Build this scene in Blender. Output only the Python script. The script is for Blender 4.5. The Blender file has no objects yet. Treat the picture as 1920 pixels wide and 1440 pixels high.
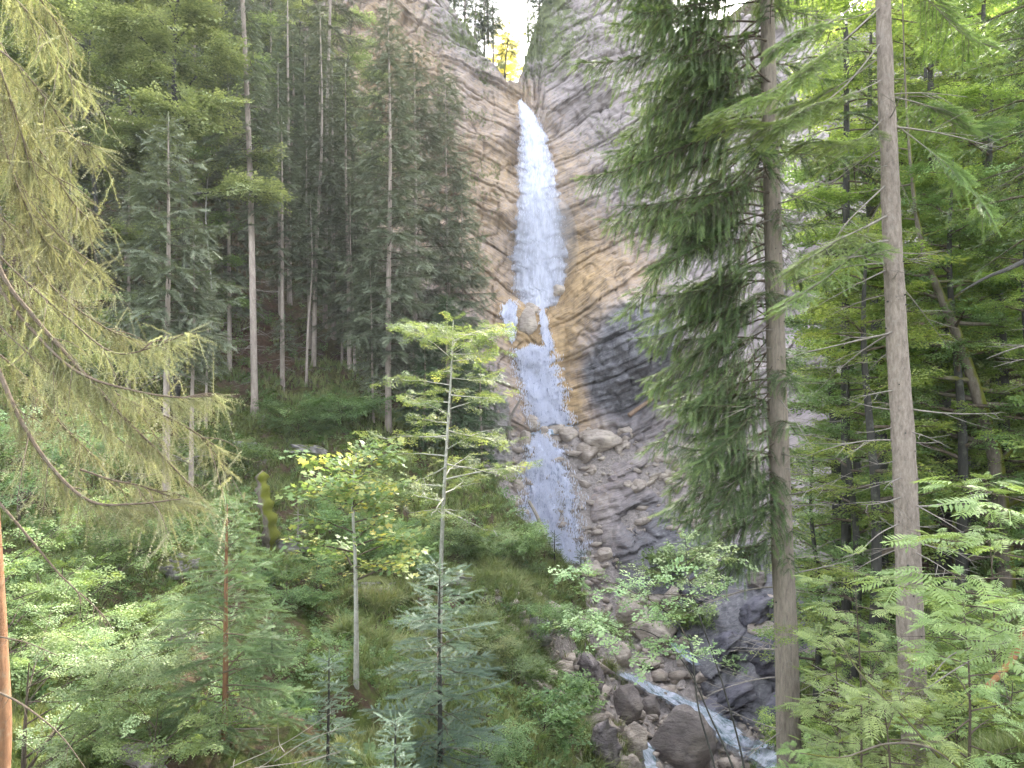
import bpy, bmesh, math, random
import numpy as np
from mathutils import Vector, Matrix

# ------------------------------------------------------------------ camera, sky, sun, exposure
S = bpy.context.scene
PITCH = math.radians(2.0)
FPX = 26.0 / 36.0 * 1920
cam_d = bpy.data.cameras.new('camera')
cam_d.lens = 26.0; cam_d.sensor_width = 36.0; cam_d.clip_start = 0.05; cam_d.clip_end = 2000
cam = bpy.data.objects.new('camera', cam_d)
cam.location = (0, 0, 0); cam.rotation_euler = (math.pi / 2 + PITCH, 0, 0)
S.collection.objects.link(cam); S.camera = cam

SUN_EL, SUN_AZ = math.radians(36), math.radians(24)     # azimuth measured from +Y towards +X
W = bpy.data.worlds.new('World'); S.world = W; W.use_nodes = True
wn = W.node_tree; wn.nodes.clear()
sky = wn.nodes.new('ShaderNodeTexSky'); sky.sky_type = 'NISHITA'; sky.sun_disc = False
sky.sun_elevation = SUN_EL; sky.sun_rotation = SUN_AZ
sky.air_density = 1.0; sky.dust_density = 3.0; sky.ozone_density = 1.0
hs = wn.nodes.new('ShaderNodeHueSaturation'); hs.inputs['Saturation'].default_value = 0.30
bg = wn.nodes.new('ShaderNodeBackground'); bg.inputs['Strength'].default_value = 0.15
wo = wn.nodes.new('ShaderNodeOutputWorld')
wn.links.new(sky.outputs[0], hs.inputs['Color']); wn.links.new(hs.outputs[0], bg.inputs['Color'])
wn.links.new(bg.outputs[0], wo.inputs['Surface'])

sd = bpy.data.lights.new('sun', 'SUN'); sd.energy = 2.0; sd.angle = math.radians(0.5); sd.color = (1, .93, .8)
sun = bpy.data.objects.new('sun', sd)
sdir = Vector((math.sin(SUN_AZ) * math.cos(SUN_EL), math.cos(SUN_AZ) * math.cos(SUN_EL), math.sin(SUN_EL)))
sun.rotation_euler = sdir.to_track_quat('Z', 'Y').to_euler(); sun.location = (30, 60, 90)
S.collection.objects.link(sun)
S.view_settings.view_transform = 'Standard'; S.view_settings.look = 'None'
S.view_settings.exposure = 3.2; S.view_settings.gamma = 1.0
cy = S.cycles
cy.max_bounces = 4; cy.diffuse_bounces = 2; cy.glossy_bounces = 1; cy.transmission_bounces = 3
cy.transparent_max_bounces = 12; cy.volume_bounces = 0; cy.use_denoising = True
cy.caustics_reflective = False; cy.caustics_refractive = False
try: cy.use_adaptive_sampling = True; cy.adaptive_threshold = 0.02
except Exception: pass

# ------------------------------------------------------------------ helpers
R = np.random.default_rng(7)
TH = PITCH
def P(px, py, Y):
    u = (np.asarray(px, float) - 960) / FPX; v = (720 - np.asarray(py, float)) / FPX
    d = Y / (math.cos(TH) - v * math.sin(TH))
    return np.stack(np.broadcast_arrays(u * d, Y + 0 * d, d * (math.sin(TH) + v * math.cos(TH))), -1)

def _hash(ix, iy, iz, seed):
    h = (ix.astype(np.int64) * 374761393 + iy.astype(np.int64) * 668265263 + iz.astype(np.int64) * 1274126177 + seed * 974634777) & 0xffffffff
    h = ((h ^ (h >> 13)) * 1103515245) & 0xffffffff
    h = ((h ^ (h >> 15)) * 668265263) & 0xffffffff
    return ((h ^ (h >> 16)) & 0xffff) / 65535.0
def vnoise(x, y, z, seed=0):
    x, y, z = np.broadcast_arrays(np.asarray(x, float), np.asarray(y, float), np.asarray(z, float))
    ix, iy, iz = np.floor(x), np.floor(y), np.floor(z)
    fx, fy, fz = x - ix, y - iy, z - iz
    fx, fy, fz = [f * f * (3 - 2 * f) for f in (fx, fy, fz)]
    r = 0
    for a in (0, 1):
        for b in (0, 1):
            for c in (0, 1):
                r = r + _hash(ix + a, iy + b, iz + c, seed) * (fx if a else 1 - fx) * (fy if b else 1 - fy) * (fz if c else 1 - fz)
    return r * 2 - 1
def fbm(x, y, z, octv=4, seed=0, gain=.5):
    r = 0; a = 1
    for o in range(octv):
        r = r + a * vnoise(x * 2 ** o + 7 * o, y * 2 ** o, z * 2 ** o, seed + o); a *= gain
    return r
def sstep(a, b, x):
    t = np.clip((x - a) / (b - a), 0, 1); return t * t * (3 - 2 * t)

def make_mesh(name, V, faces, tint=None, smooth=False, attrs=None):
    me = bpy.data.meshes.new(name)
    V = np.ascontiguousarray(V, dtype=np.float32)
    if not isinstance(faces, (list, tuple)): faces = [faces]
    faces = [f for f in faces if len(f)]
    me.vertices.add(len(V)); me.vertices.foreach_set('co', V.ravel())
    nl = sum(f.size for f in faces); npoly = sum(len(f) for f in faces)
    me.loops.add(nl); me.polygons.add(npoly)
    me.loops.foreach_set('vertex_index', np.concatenate([f.ravel() for f in faces]).astype(np.int32))
    st = []; o = 0
    for f in faces:
        st.append(o + np.arange(len(f)) * f.shape[1]); o += f.size
    me.polygons.foreach_set('loop_start', np.concatenate(st).astype(np.int32))
    me.update(calc_edges=True)
    if smooth: me.polygons.foreach_set('use_smooth', np.ones(npoly, dtype=bool))
    al = dict(attrs or {})
    if tint is not None: al['tint'] = tint
    for k, a in al.items():
        at = me.attributes.new(k, 'FLOAT', 'POINT'); at.data.foreach_set('value', np.asarray(a, dtype=np.float32).ravel())
    return me

class Geo:
    def __init__(s): s.V = []; s.F = {}; s.T = []; s.n = 0
    def add(s, V, faces, tint=None):
        V = np.asarray(V, float)
        if not isinstance(faces, (list, tuple)): faces = [faces]
        for f in faces:
            f = np.asarray(f, int)
            if len(f): s.F.setdefault(f.shape[1], []).append(f + s.n)
        s.V.append(V); s.n += len(V)
        s.T.append(np.zeros(len(V)) if tint is None else np.broadcast_to(np.asarray(tint, float), (len(V),)))
    def stamp(s, tpl, pos, M, tint=None):
        """tpl=(V,F,t); pos (N,3); M (N,3,3) columns = axes"""
        V0, F0, t0 = tpl; N = len(pos)
        if not N: return
        V = np.einsum('nij,kj->nki', M, V0) + pos[:, None, :]
        F = (F0[None] + (np.arange(N) * len(V0))[:, None, None]).reshape(-1, F0.shape[1])
        if tint is None: tint = R.random(N)
        T = np.clip(tint[:, None] * .6 + t0[None] * .4, 0, 1)
        s.add(V.reshape(-1, 3), F, T.ravel())
    def mesh(s, name, smooth=False):
        if not s.V: return None
        return make_mesh(name, np.concatenate(s.V), [np.concatenate(f) for f in s.F.values()], np.concatenate(s.T), smooth)

def norm(a): return a / (np.linalg.norm(a, axis=-1, keepdims=True) + 1e-9)
def frames(D, up=None, roll=None, scale=1.0):
    D = norm(np.asarray(D, float)); N = len(D)
    U = np.tile([0, 0, 1.0], (N, 1)) if up is None else np.broadcast_to(up, (N, 3)).astype(float)
    U = U + 1e-3 * np.array([.3, .7, .1]); Sd = norm(np.cross(U, D)); U2 = np.cross(D, Sd)
    if roll is not None:
        c, s_ = np.cos(roll)[:, None], np.sin(roll)[:, None]
        Sd, U2 = Sd * c + U2 * s_, U2 * c - Sd * s_
    M = np.stack([D, Sd, U2], -1)
    return M * np.broadcast_to(np.asarray(scale, float), (N,))[:, None, None]

def tube(pts, rad, sides=6, caps=True):
    pts = np.asarray(pts, float); n = len(pts); rad = np.broadcast_to(np.asarray(rad, float), (n,))
    T = norm(np.gradient(pts, axis=0)); ref = np.array([0.13, 1, .21]) if abs(T[0, 2]) > .5 else np.array([0, 0, 1.0])
    A = norm(np.cross(np.tile(ref, (n, 1)), T)); B = np.cross(T, A)
    th = np.arange(sides) / sides * 2 * np.pi
    V = pts[:, None] + rad[:, None, None] * (A[:, None] * np.cos(th)[None, :, None] + B[:, None] * np.sin(th)[None, :, None])
    i = np.arange(n - 1)[:, None] * sides; j = np.arange(sides)[None]; j2 = (j + 1) % sides
    F = np.stack([i + j, i + j2, i + sides + j2, i + sides + j], -1).reshape(-1, 4)
    V = V.reshape(-1, 3)
    if caps:
        V = np.concatenate([V, pts[-1:] + T[-1:] * rad[-1], pts[:1]])
        e = (n - 1) * sides; c1 = n * sides; q = np.arange(sides); q2 = (q + 1) % sides
        return V, [F, np.stack([e + q, e + q2, np.full(sides, c1)], -1), np.stack([q2, q, np.full(sides, c1 + 1)], -1)]
    return V, [F]
def crv(pts, n):
    """Catmull-Rom resample"""
    p = np.asarray(pts, float); m = len(p)
    q = np.concatenate([2 * p[:1] - p[1:2], p, 2 * p[-1:] - p[-2:-1]])
    t = np.linspace(0, m - 1 - 1e-6, n); i = t.astype(int); f = (t - i)[:, None]
    a, b, c, d = q[i], q[i + 1], q[i + 2], q[i + 3]
    return .5 * (2 * b + (c - a) * f + (2 * a - 5 * b + 4 * c - d) * f ** 2 + (3 * b - a - 3 * c + d) * f ** 3)

# ------------------------------------------------------------------ materials
def new_mat(name):
    m = bpy.data.materials.new(name); m.use_nodes = True; nt = m.node_tree; nt.nodes.clear()
    out = nt.nodes.new('ShaderNodeOutputMaterial')
    def N(t, **kw):
        n = nt.nodes.new(t)
        for k, v in kw.items():
            if k.startswith('i_'): n.inputs[k[2:].replace('_', ' ')].default_value = v
            else: setattr(n, k, v)
        return n
    return m, nt, out, N
def rgb(c): return (c[0], c[1], c[2], 1)
def mixc(N, nt, f, a, b, blend='MIX'):
    n = N('ShaderNodeMix', data_type='RGBA', blend_type=blend)
    for s_, v in ((0, f), (6, a), (7, b)):
        if isinstance(v, (int, float)): n.inputs[s_].default_value = v
        elif isinstance(v, tuple): n.inputs[s_].default_value = rgb(v)
        else: nt.links.new(v, n.inputs[s_])
    return n.outputs[2]
def math_(N, nt, op, a, b=None):
    n = N('ShaderNodeMath', operation=op)
    for i, v in enumerate((a, b)):
        if v is None: continue
        if isinstance(v, (int, float)): n.inputs[i].default_value = v
        else: nt.links.new(v, n.inputs[i])
    return n.outputs[0]
def ramp(N, nt, src, stops):
    n = N('ShaderNodeValToRGB'); cr = n.color_ramp
    while len(cr.elements) < len(stops): cr.elements.new(.5)
    for e, (p, c) in zip(cr.elements, stops):
        e.position = p; e.color = rgb(c) if isinstance(c, tuple) else (c, c, c, 1)
    nt.links.new(src, n.inputs[0]); return n.outputs[0]
def attr(N, name): return N('ShaderNodeAttribute', attribute_name=name)
def noise(N, nt, scale, vec=None, detail=4, rough=.6, dist=0):
    n = N('ShaderNodeTexNoise'); n.inputs['Scale'].default_value = scale; n.inputs['Detail'].default_value = detail
    n.inputs['Roughness'].default_value = rough; n.inputs['Distortion'].default_value = dist
    if vec is not None: nt.links.new(vec, n.inputs['Vector'])
    return n.outputs['Fac']
def objco(N): return N('ShaderNodeTexCoord').outputs['Object']
def vscale(N, nt, v, s3):
    n = N('ShaderNodeMapping'); n.inputs['Scale'].default_value = s3; nt.links.new(v, n.inputs['Vector']); return n.outputs[0]

def mat_leaf(name, stops, transl=.35, rough=.55, var=.25):
    m, nt, out, N = new_mat(name)
    t = attr(N, 'tint'); col = ramp(N, nt, t.outputs['Fac'], stops)
    oi = N('ShaderNodeObjectInfo')
    h = N('ShaderNodeHueSaturation'); nt.links.new(col, h.inputs['Color'])
    v = math_(N, nt, 'MULTIPLY_ADD', oi.outputs['Random'], 2 * var * .6); v.node.inputs[2].default_value = 1.08 - var * .6
    nt.links.new(v, h.inputs['Value'])
    h.inputs['Saturation'].default_value = .80
    hu = math_(N, nt, 'MULTIPLY_ADD', oi.outputs['Random'], .03); hu.node.inputs[2].default_value = .485
    nt.links.new(hu, h.inputs['Hue'])
    p = N('ShaderNodeBsdfPrincipled'); p.inputs['Roughness'].default_value = rough
    p.inputs['Specular IOR Level'].default_value = .35
    nt.links.new(h.outputs[0], p.inputs['Base Color'])
    tr = N('ShaderNodeBsdfTranslucent'); 
    bc = mixc(N, nt, 1.0, h.outputs[0], (1.25, 1.2, .7), 'MULTIPLY'); nt.links.new(bc, tr.inputs['Color'])
    mx = N('ShaderNodeMixShader'); mx.inputs[0].default_value = transl
    nt.links.new(p.outputs[0], mx.inputs[1]); nt.links.new(tr.outputs[0], mx.inputs[2])
    nt.links.new(mx.outputs[0], out.inputs[0]); return m
def mat_bark(name, c1, c2, c3=None, scale=8, zs=.25, bump=.5, lich=(.3, .32, .24), lf=.25, moss=None):
    m, nt, out, N = new_mat(name); co = objco(N)
    v = vscale(N, nt, co, (1, 1, zs))
    n1 = noise(N, nt, scale, v, 6, .7, .3); n2 = noise(N, nt, scale * .22, co, 3)
    vo = N('ShaderNodeTexVoronoi', feature='DISTANCE_TO_EDGE'); vo.inputs['Scale'].default_value = scale * 2.6
    vv = N('ShaderNodeVectorMath', operation='ADD'); nt.links.new(v, vv.inputs[0]); nt.links.new(n1, vv.inputs[1]); nt.links.new(vv.outputs[0], vo.inputs['Vector'])
    col = ramp(N, nt, n1, [(.3, c1), (.7, c2)])
    crack = ramp(N, nt, vo.outputs['Distance'], [(0, .6), (.10, 1.0)])
    col = mixc(N, nt, .45, col, crack, 'MULTIPLY')
    lm = ramp(N, nt, noise(N, nt, scale * .6, co, 5, .7), [(.55, 0.0), (.66, 1.0)])
    col = mixc(N, nt, math_(N, nt, 'MULTIPLY', lm, lf), col, lich)
    if moss is not None:
        g = N('ShaderNodeNewGeometry'); sx = N('ShaderNodeSeparateXYZ'); nt.links.new(g.outputs['Normal'], sx.inputs[0])
        ms = math_(N, nt, 'ADD', sx.outputs[0], math_(N, nt, 'MULTIPLY', n2, 1.4))
        col = mixc(N, nt, ramp(N, nt, ms, [(.55, 0.0), (.95, 1.0)]), col, moss)
    p = N('ShaderNodeBsdfPrincipled'); p.inputs['Roughness'].default_value = .88; p.inputs['Specular IOR Level'].default_value = .2
    nt.links.new(col, p.inputs['Base Color'])
    b = N('ShaderNodeBump'); b.inputs['Strength'].default_value = bump; b.inputs['Distance'].default_value = .03
    hh = math_(N, nt, 'ADD', n1, math_(N, nt, 'MULTIPLY', crack, .7)); nt.links.new(hh, b.inputs['Height']); nt.links.new(b.outputs[0], p.inputs['Normal'])
    nt.links.new(p.outputs[0], out.inputs[0]); return m

M = {}
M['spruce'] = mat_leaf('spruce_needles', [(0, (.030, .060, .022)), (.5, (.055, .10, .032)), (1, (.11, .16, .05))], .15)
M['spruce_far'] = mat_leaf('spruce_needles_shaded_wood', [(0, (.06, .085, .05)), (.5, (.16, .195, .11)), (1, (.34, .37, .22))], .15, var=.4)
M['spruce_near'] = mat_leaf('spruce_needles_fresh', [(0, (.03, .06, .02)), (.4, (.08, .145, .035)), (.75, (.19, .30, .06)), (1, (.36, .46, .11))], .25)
M['fir'] = mat_leaf('silver_fir_needles', [(0, (.07, .13, .085)), (.5, (.14, .225, .15)), (1, (.27, .36, .26))], .15)
M['young'] = mat_leaf('young_spruce_needles', [(0, (.06, .11, .035)), (.5, (.13, .21, .07)), (1, (.27, .38, .14))], .2)
M['larch'] = mat_leaf('larch_needles', [(0, (.15, .15, .08)), (.5, (.25, .25, .13)), (.85, (.34, .37, .19)), (1, (.38, .30, .19))], .35)
M['beech'] = mat_leaf('beech_leaves', [(0, (.08, .15, .03)), (.5, (.15, .25, .05)), (1, (.27, .38, .08))], .30)
M['beech_far'] = mat_leaf('brightened_high_leaves', [(0, (.12, .18, .06)), (.5, (.27, .35, .12)), (1, (.50, .57, .22))], .35)  # leaf colours raised in place of light missing among the crowded crowns
M['beech_yel'] = mat_leaf('yellowing_beech_leaves', [(0, (.08, .135, .04)), (.4, (.14, .205, .055)), (.8, (.24, .29, .08)), (1, (.38, .34, .08))], .42)
M['maple_yel'] = mat_leaf('yellowing_maple_leaves', [(0, (.09, .17, .04)), (.55, (.18, .27, .06)), (.8, (.34, .36, .07)), (1, (.60, .45, .06))], .42)
M['bright'] = mat_leaf('bright_broad_leaves', [(0, (.09, .155, .02)), (.5, (.21, .31, .04)), (1, (.42, .50, .08))], .5)
M['bright2'] = mat_leaf('silvery_green_leaves', [(0, (.11, .20, .06)), (.5, (.22, .34, .11)), (1, (.42, .52, .22))], .28, .4)
M['rowan'] = mat_leaf('rowan_leaflets', [(0, (.14, .22, .05)), (.5, (.25, .36, .08)), (.93, (.38, .48, .13)), (1, (.50, .24, .09))], .42)
M['sunlit'] = mat_leaf('golden_leaves', [(0, (.45, .38, .02)), (1, (.72, .62, .04))], .5)
M['grass'] = mat_leaf('grass_blades', [(0, (.07, .12, .02)), (.5, (.17, .22, .045)), (.8, (.26, .28, .08)), (1, (.36, .30, .15))], .3)
M['herb'] = mat_leaf('herb_leaves', [(0, (.06, .13, .03)), (.5, (.12, .22, .05)), (.9, (.22, .34, .08)), (1, (.34, .34, .08))], .35)
M['moss'] = mat_leaf('moss', [(0, (.09, .11, .015)), (.5, (.15, .18, .02)), (1, (.24, .26, .035))], .15)
M['barkS'] = mat_bark('spruce_bark', (.13, .105, .085), (.27, .225, .185), scale=9, zs=.35)
M['barkNear'] = mat_bark('near_spruce_bark', (.20, .165, .135), (.42, .355, .29), scale=22, zs=.18, bump=.8, lf=.3)
M['barkPale'] = mat_bark('flaking_spruce_bark', (.22, .18, .15), (.54, .45, .38), scale=20, zs=.35, bump=.9, lich=(.42, .38, .33), lf=.5)
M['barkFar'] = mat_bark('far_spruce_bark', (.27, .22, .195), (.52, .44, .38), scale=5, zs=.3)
M['barkWhite'] = mat_bark('pale_sapling_bark', (.30, .29, .25), (.55, .53, .47), scale=10, zs=.8, lich=(.16, .17, .12), lf=.6)
M['barkDark'] = mat_bark('dark_beech_bark', (.035, .035, .032), (.09, .085, .075), scale=6)
M['barkMoss'] = mat_bark('mossy_bark', (.10, .085, .065), (.26, .22, .18), scale=9, zs=.3, moss=(.13, .14, .02), lf=.2)
M['twig'] = mat_bark('twig_bark', (.07, .055, .04), (.16, .125, .095), scale=10)
M['twigGrey'] = mat_bark('dead_twig_bark', (.20, .175, .15), (.38, .34, .30), scale=10)
M['larchwood'] = mat_bark('larch_branch_bark', (.10, .075, .055), (.22, .17, .125), scale=20)
M['larchtrunk'] = mat_bark('larch_trunk_bark', (.18, .09, .05), (.36, .20, .11), scale=14)
M['wood'] = mat_bark('weathered_wood', (.20, .13, .09), (.40, .29, .21), scale=12, zs=1)
M['woodOrange'] = mat_bark('rotting_orange_wood', (.25, .12, .05), (.45, .24, .11), scale=12, zs=1)

def mat_rock(name, use_attr=True, base=((.20, .173, .16), (.39, .34, .315)), ochre0=None, mossy=.5, darkc=(.075, .075, .095), bscale=1.0):
    m, nt, out, N = new_mat(name); co = objco(N)
    nA = noise(N, nt, .35 * bscale, co, 5, .62); nB = noise(N, nt, 2.3 * bscale, co, 6, .7, .4)
    col = ramp(N, nt, nA, [(.32, base[0]), (.5, ((base[0][0] + base[1][0]) / 2, (base[0][1] + base[1][1]) / 2, (base[0][2] + base[1][2]) / 2 + .02)), (.68, base[1])])
    if use_attr:
        st = attr(N, 'strat'); cx = N('ShaderNodeCombineXYZ')
        nt.links.new(math_(N, nt, 'MULTIPLY', st.outputs['Fac'], 1.0), cx.inputs[0])
        sx = N('ShaderNodeSeparateXYZ'); nt.links.new(co, sx.inputs[0])
        nt.links.new(math_(N, nt, 'MULTIPLY', sx.outputs[0], .10), cx.inputs[1]); nt.links.new(math_(N, nt, 'MULTIPLY', sx.outputs[2], .10), cx.inputs[2])
        band = noise(N, nt, 2.2, cx.outputs[0], 7, .72, .0)
        band2 = noise(N, nt, 9, cx.outputs[0], 3, .6, .2)
        oc = math_(N, nt, 'ADD', attr(N, 'ochre').outputs['Fac'], math_(N, nt, 'MULTIPLY', math_(N, nt, 'SUBTRACT', nB, .5), .9))
        col = mixc(N, nt, ramp(N, nt, oc, [(.22, 0.0), (.72, 1.0)]), col, (.43, .30, .165))
        sl = math_(N, nt, 'ADD', attr(N, 'slate').outputs['Fac'], math_(N, nt, 'MULTIPLY', math_(N, nt, 'SUBTRACT', nB, .5), .5))
        col = mixc(N, nt, ramp(N, nt, sl, [(.42, 0.0), (.6, 1.0)]), col, ramp(N, nt, nB, [(.3, (.09, .09, .10)), (.55, (.18, .175, .19)), (.72, (.30, .29, .295))]))
        dk = ramp(N, nt, band, [(.36, .5), (.46, .97), (.7, 1.2)])
        col = mixc(N, nt, 1.0, col, dk, 'MULTIPLY')
        dk2 = ramp(N, nt, band2, [(.36, .45), (.46, 1.0)])
        col = mixc(N, nt, .6, col, dk2, 'MULTIPLY')
        vw = vscale(N, nt, co, (1.6, .4, .16)); wet = ramp(N, nt, noise(N, nt, 1.0, vw, 4, .6), [(.52, 1.0), (.64, .55)])
        col = mixc(N, nt, math_(N, nt, 'MULTIPLY', attr(N, 'ochre').outputs['Fac'], .9), col, mixc(N, nt, 1.0, col, wet, 'MULTIPLY'))
        ms = math_(N, nt, 'ADD', attr(N, 'moss').outputs['Fac'], math_(N, nt, 'MULTIPLY', math_(N, nt, 'SUBTRACT', noise(N, nt, .9, co, 5, .7), .5), 1.7))
        col = mixc(N, nt, ramp(N, nt, ms, [(.42, 0.0), (.62, .9)]), col, ramp(N, nt, nB, [(.3, (.05, .065, .025)), (.7, (.15, .19, .06))]))
        hgt = math_(N, nt, 'ADD', math_(N, nt, 'MULTIPLY', band, 1.1), math_(N, nt, 'ADD', math_(N, nt, 'MULTIPLY', band2, .35), math_(N, nt, 'MULTIPLY', nB, .6)))
    else:
        g = N('ShaderNodeNewGeometry'); sx = N('ShaderNodeSeparateXYZ'); nt.links.new(g.outputs['Normal'], sx.inputs[0])
        oi = N('ShaderNodeObjectInfo')
        v = vscale(N, nt, co, (1, 1, 4)); lay = noise(N, nt, 1.6 * bscale, v, 5, .7, .3)
        col = mixc(N, nt, 1.0, col, ramp(N, nt, lay, [(.35, .62), (.5, 1.0), (.7, 1.15)]), 'MULTIPLY')
        if mossy > 0:
            mm = math_(N, nt, 'ADD', math_(N, nt, 'MULTIPLY', sx.outputs[2], .5), noise(N, nt, 1.7 * bscale, co, 5, .7))
            col = mixc(N, nt, ramp(N, nt, mm, [(1.18 - mossy * .5, 0.0), (1.3 - mossy * .5, 1.0)]), col, (.10, .115, .03))
        hgt = math_(N, nt, 'ADD', nB, math_(N, nt, 'MULTIPLY', lay, .8))
    p = N('ShaderNodeBsdfPrincipled'); p.inputs['Roughness'].default_value = .8; p.inputs['Specular IOR Level'].default_value = .3
    nt.links.new(col, p.inputs['Base Color'])
    b = N('ShaderNodeBump'); b.inputs['Strength'].default_value = 1; b.inputs['Distance'].default_value = .16 if use_attr else .12
    nt.links.new(hgt, b.inputs['Height']); nt.links.new(b.outputs[0], p.inputs['Normal'])
    nt.links.new(p.outputs[0], out.inputs[0]); return m
M['cliff'] = mat_rock('layered_cliff_rock')
M['boulder'] = mat_rock('boulder_rock', False, ((.30, .25, .20), (.52, .45, .37)), mossy=0)
M['boulder_dark'] = mat_rock('wet_dark_rock', False, ((.14, .12, .10), (.31, .27, .23)), mossy=0)
M['boulder_moss'] = mat_rock('mossy_boulder_rock', False, ((.20, .17, .16), (.36, .31, .29)), mossy=.55)
M['slate'] = mat_rock('slate_slab_rock', False, ((.075, .075, .085), (.22, .21, .225)), mossy=0)
M['outcrop'] = mat_rock('outcrop_rock', False, ((.16, .145, .135), (.40, .37, .34)), mossy=.95)

def mat_ground():
    m, nt, out, N = new_mat('forest_floor'); co = objco(N)
    n1 = noise(N, nt, .9, co, 6, .7); n2 = noise(N, nt, 5, co, 6, .7)
    soil = ramp(N, nt, n2, [(.3, (.045, .032, .022)), (.7, (.13, .09, .06))])
    green = ramp(N, nt, n2, [(.3, (.04, .06, .015)), (.7, (.12, .15, .04))])
    rock = ramp(N, nt, n2, [(.3, (.17, .15, .145)), (.7, (.44, .39, .36))])
    col = mixc(N, nt, ramp(N, nt, n1, [(.42, 0.0), (.56, 1.0)]), soil, green)
    rk = math_(N, nt, 'ADD', attr(N, 'rock').outputs['Fac'], math_(N, nt, 'MULTIPLY', math_(N, nt, 'SUBTRACT', noise(N, nt, .6, co, 6, .7), .5), 1.3))
    col = mixc(N, nt, ramp(N, nt, rk, [(.45, 0.0), (.6, 1.0)]), col, rock)
    lt = math_(N, nt, 'ADD', attr(N, 'litter').outputs['Fac'], math_(N, nt, 'MULTIPLY', math_(N, nt, 'SUBTRACT', n1, .5), 1.2))
    col = mixc(N, nt, ramp(N, nt, lt, [(.45, 0.0), (.7, 1.0)]), col, ramp(N, nt, n2, [(.3, (.06, .035, .022)), (.7, (.15, .09, .06))]))
    p = N('ShaderNodeBsdfPrincipled'); p.inputs['Roughness'].default_value = .95; p.inputs['Specular IOR Level'].default_value = .1
    nt.links.new(col, p.inputs['Base Color'])
    b = N('ShaderNodeBump'); b.inputs['Strength'].default_value = 1; b.inputs['Distance'].default_value = .15
    nt.links.new(math_(N, nt, 'ADD', n2, n1), b.inputs['Height']); nt.links.new(b.outputs[0], p.inputs['Normal'])
    nt.links.new(p.outputs[0], out.inputs[0]); return m
M['ground'] = mat_ground()

def mat_water(name, alpha_lo=.0, alpha_hi=1.0, scale=1.0, turq=False, cover=.5, soft=0.0):
    """falling water: white streaks with see-through gaps, driven by the flow attributes (fu across, fv along)"""
    m, nt, out, N = new_mat(name)
    cx = N('ShaderNodeCombineXYZ'); nt.links.new(math_(N, nt, 'MULTIPLY', attr(N, 'fu').outputs['Fac'], 3.2 * scale), cx.inputs[0])
    nt.links.new(math_(N, nt, 'MULTIPLY', attr(N, 'fv').outputs['Fac'], .45 * scale), cx.inputs[1])
    n1 = noise(N, nt, 1.0, cx.outputs[0], 7, .72, .25); n2 = noise(N, nt, 4.0, cx.outputs[0], 4, .7, .1)
    s = math_(N, nt, 'ADD', math_(N, nt, 'MULTIPLY', n1, .65), math_(N, nt, 'MULTIPLY', n2, .35))
    col = ramp(N, nt, s, [(.42 - soft * .3, (.26 + soft, .30 + soft, .42 + soft) if not turq else (.10, .22, .25)), (.56, (.80, .83, .97))])
    p = N('ShaderNodeBsdfPrincipled'); p.inputs['Roughness'].default_value = .45; nt.links.new(col, p.inputs['Base Color'])
    p.inputs['Specular IOR Level'].default_value = .4
    b = N('ShaderNodeBump'); b.inputs['Strength'].default_value = .7; b.inputs['Distance'].default_value = .25
    nt.links.new(s, b.inputs['Height']); nt.links.new(b.outputs[0], p.inputs['Normal'])
    tl = N('ShaderNodeBsdfTranslucent'); tl.inputs[0].default_value = (.74, .78, .93, 1)
    mx = N('ShaderNodeMixShader'); mx.inputs[0].default_value = .3; nt.links.new(p.outputs[0], mx.inputs[1]); nt.links.new(tl.outputs[0], mx.inputs[2])
    tp = N('ShaderNodeBsdfTransparent'); mz = N('ShaderNodeMixShader')
    ed = attr(N, 'edge').outputs['Fac']                       # 1 in the middle, 0 at the frayed rim
    a = math_(N, nt, 'ADD', s, math_(N, nt, 'MULTIPLY', ed, .55))
    fa = ramp(N, nt, a, [(.98 - cover - soft * .5, alpha_lo), (1.16 - cover + soft, alpha_hi)])
    nt.links.new(fa, mz.inputs[0]); nt.links.new(tp.outputs[0], mz.inputs[1]); nt.links.new(mx.outputs[0], mz.inputs[2])
    nt.links.new(mz.outputs[0], out.inputs[0]); return m
M['fall'] = mat_water('falling_water', 0, .9, .5, cover=.54, soft=.36)
M['cascade'] = mat_water('cascading_water', 0, 1, .62, cover=.25)
M['stream'] = mat_water('stream_water', .25, 1, .8, True, cover=.16)
def mat_drop():
    m, nt, out, N = new_mat('spray_drops')
    p = N('ShaderNodeBsdfPrincipled'); p.inputs['Base Color'].default_value = (.84, .86, .97, 1); p.inputs['Roughness'].default_value = .5
    tl = N('ShaderNodeBsdfTranslucent'); tl.inputs[0].default_value = (.8, .83, .95, 1)
    mx = N('ShaderNodeMixShader'); mx.inputs[0].default_value = .45; nt.links.new(p.outputs[0], mx.inputs[1]); nt.links.new(tl.outputs[0], mx.inputs[2])
    nt.links.new(mx.outputs[0], out.inputs[0]); return m
M['drop'] = mat_drop()

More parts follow.
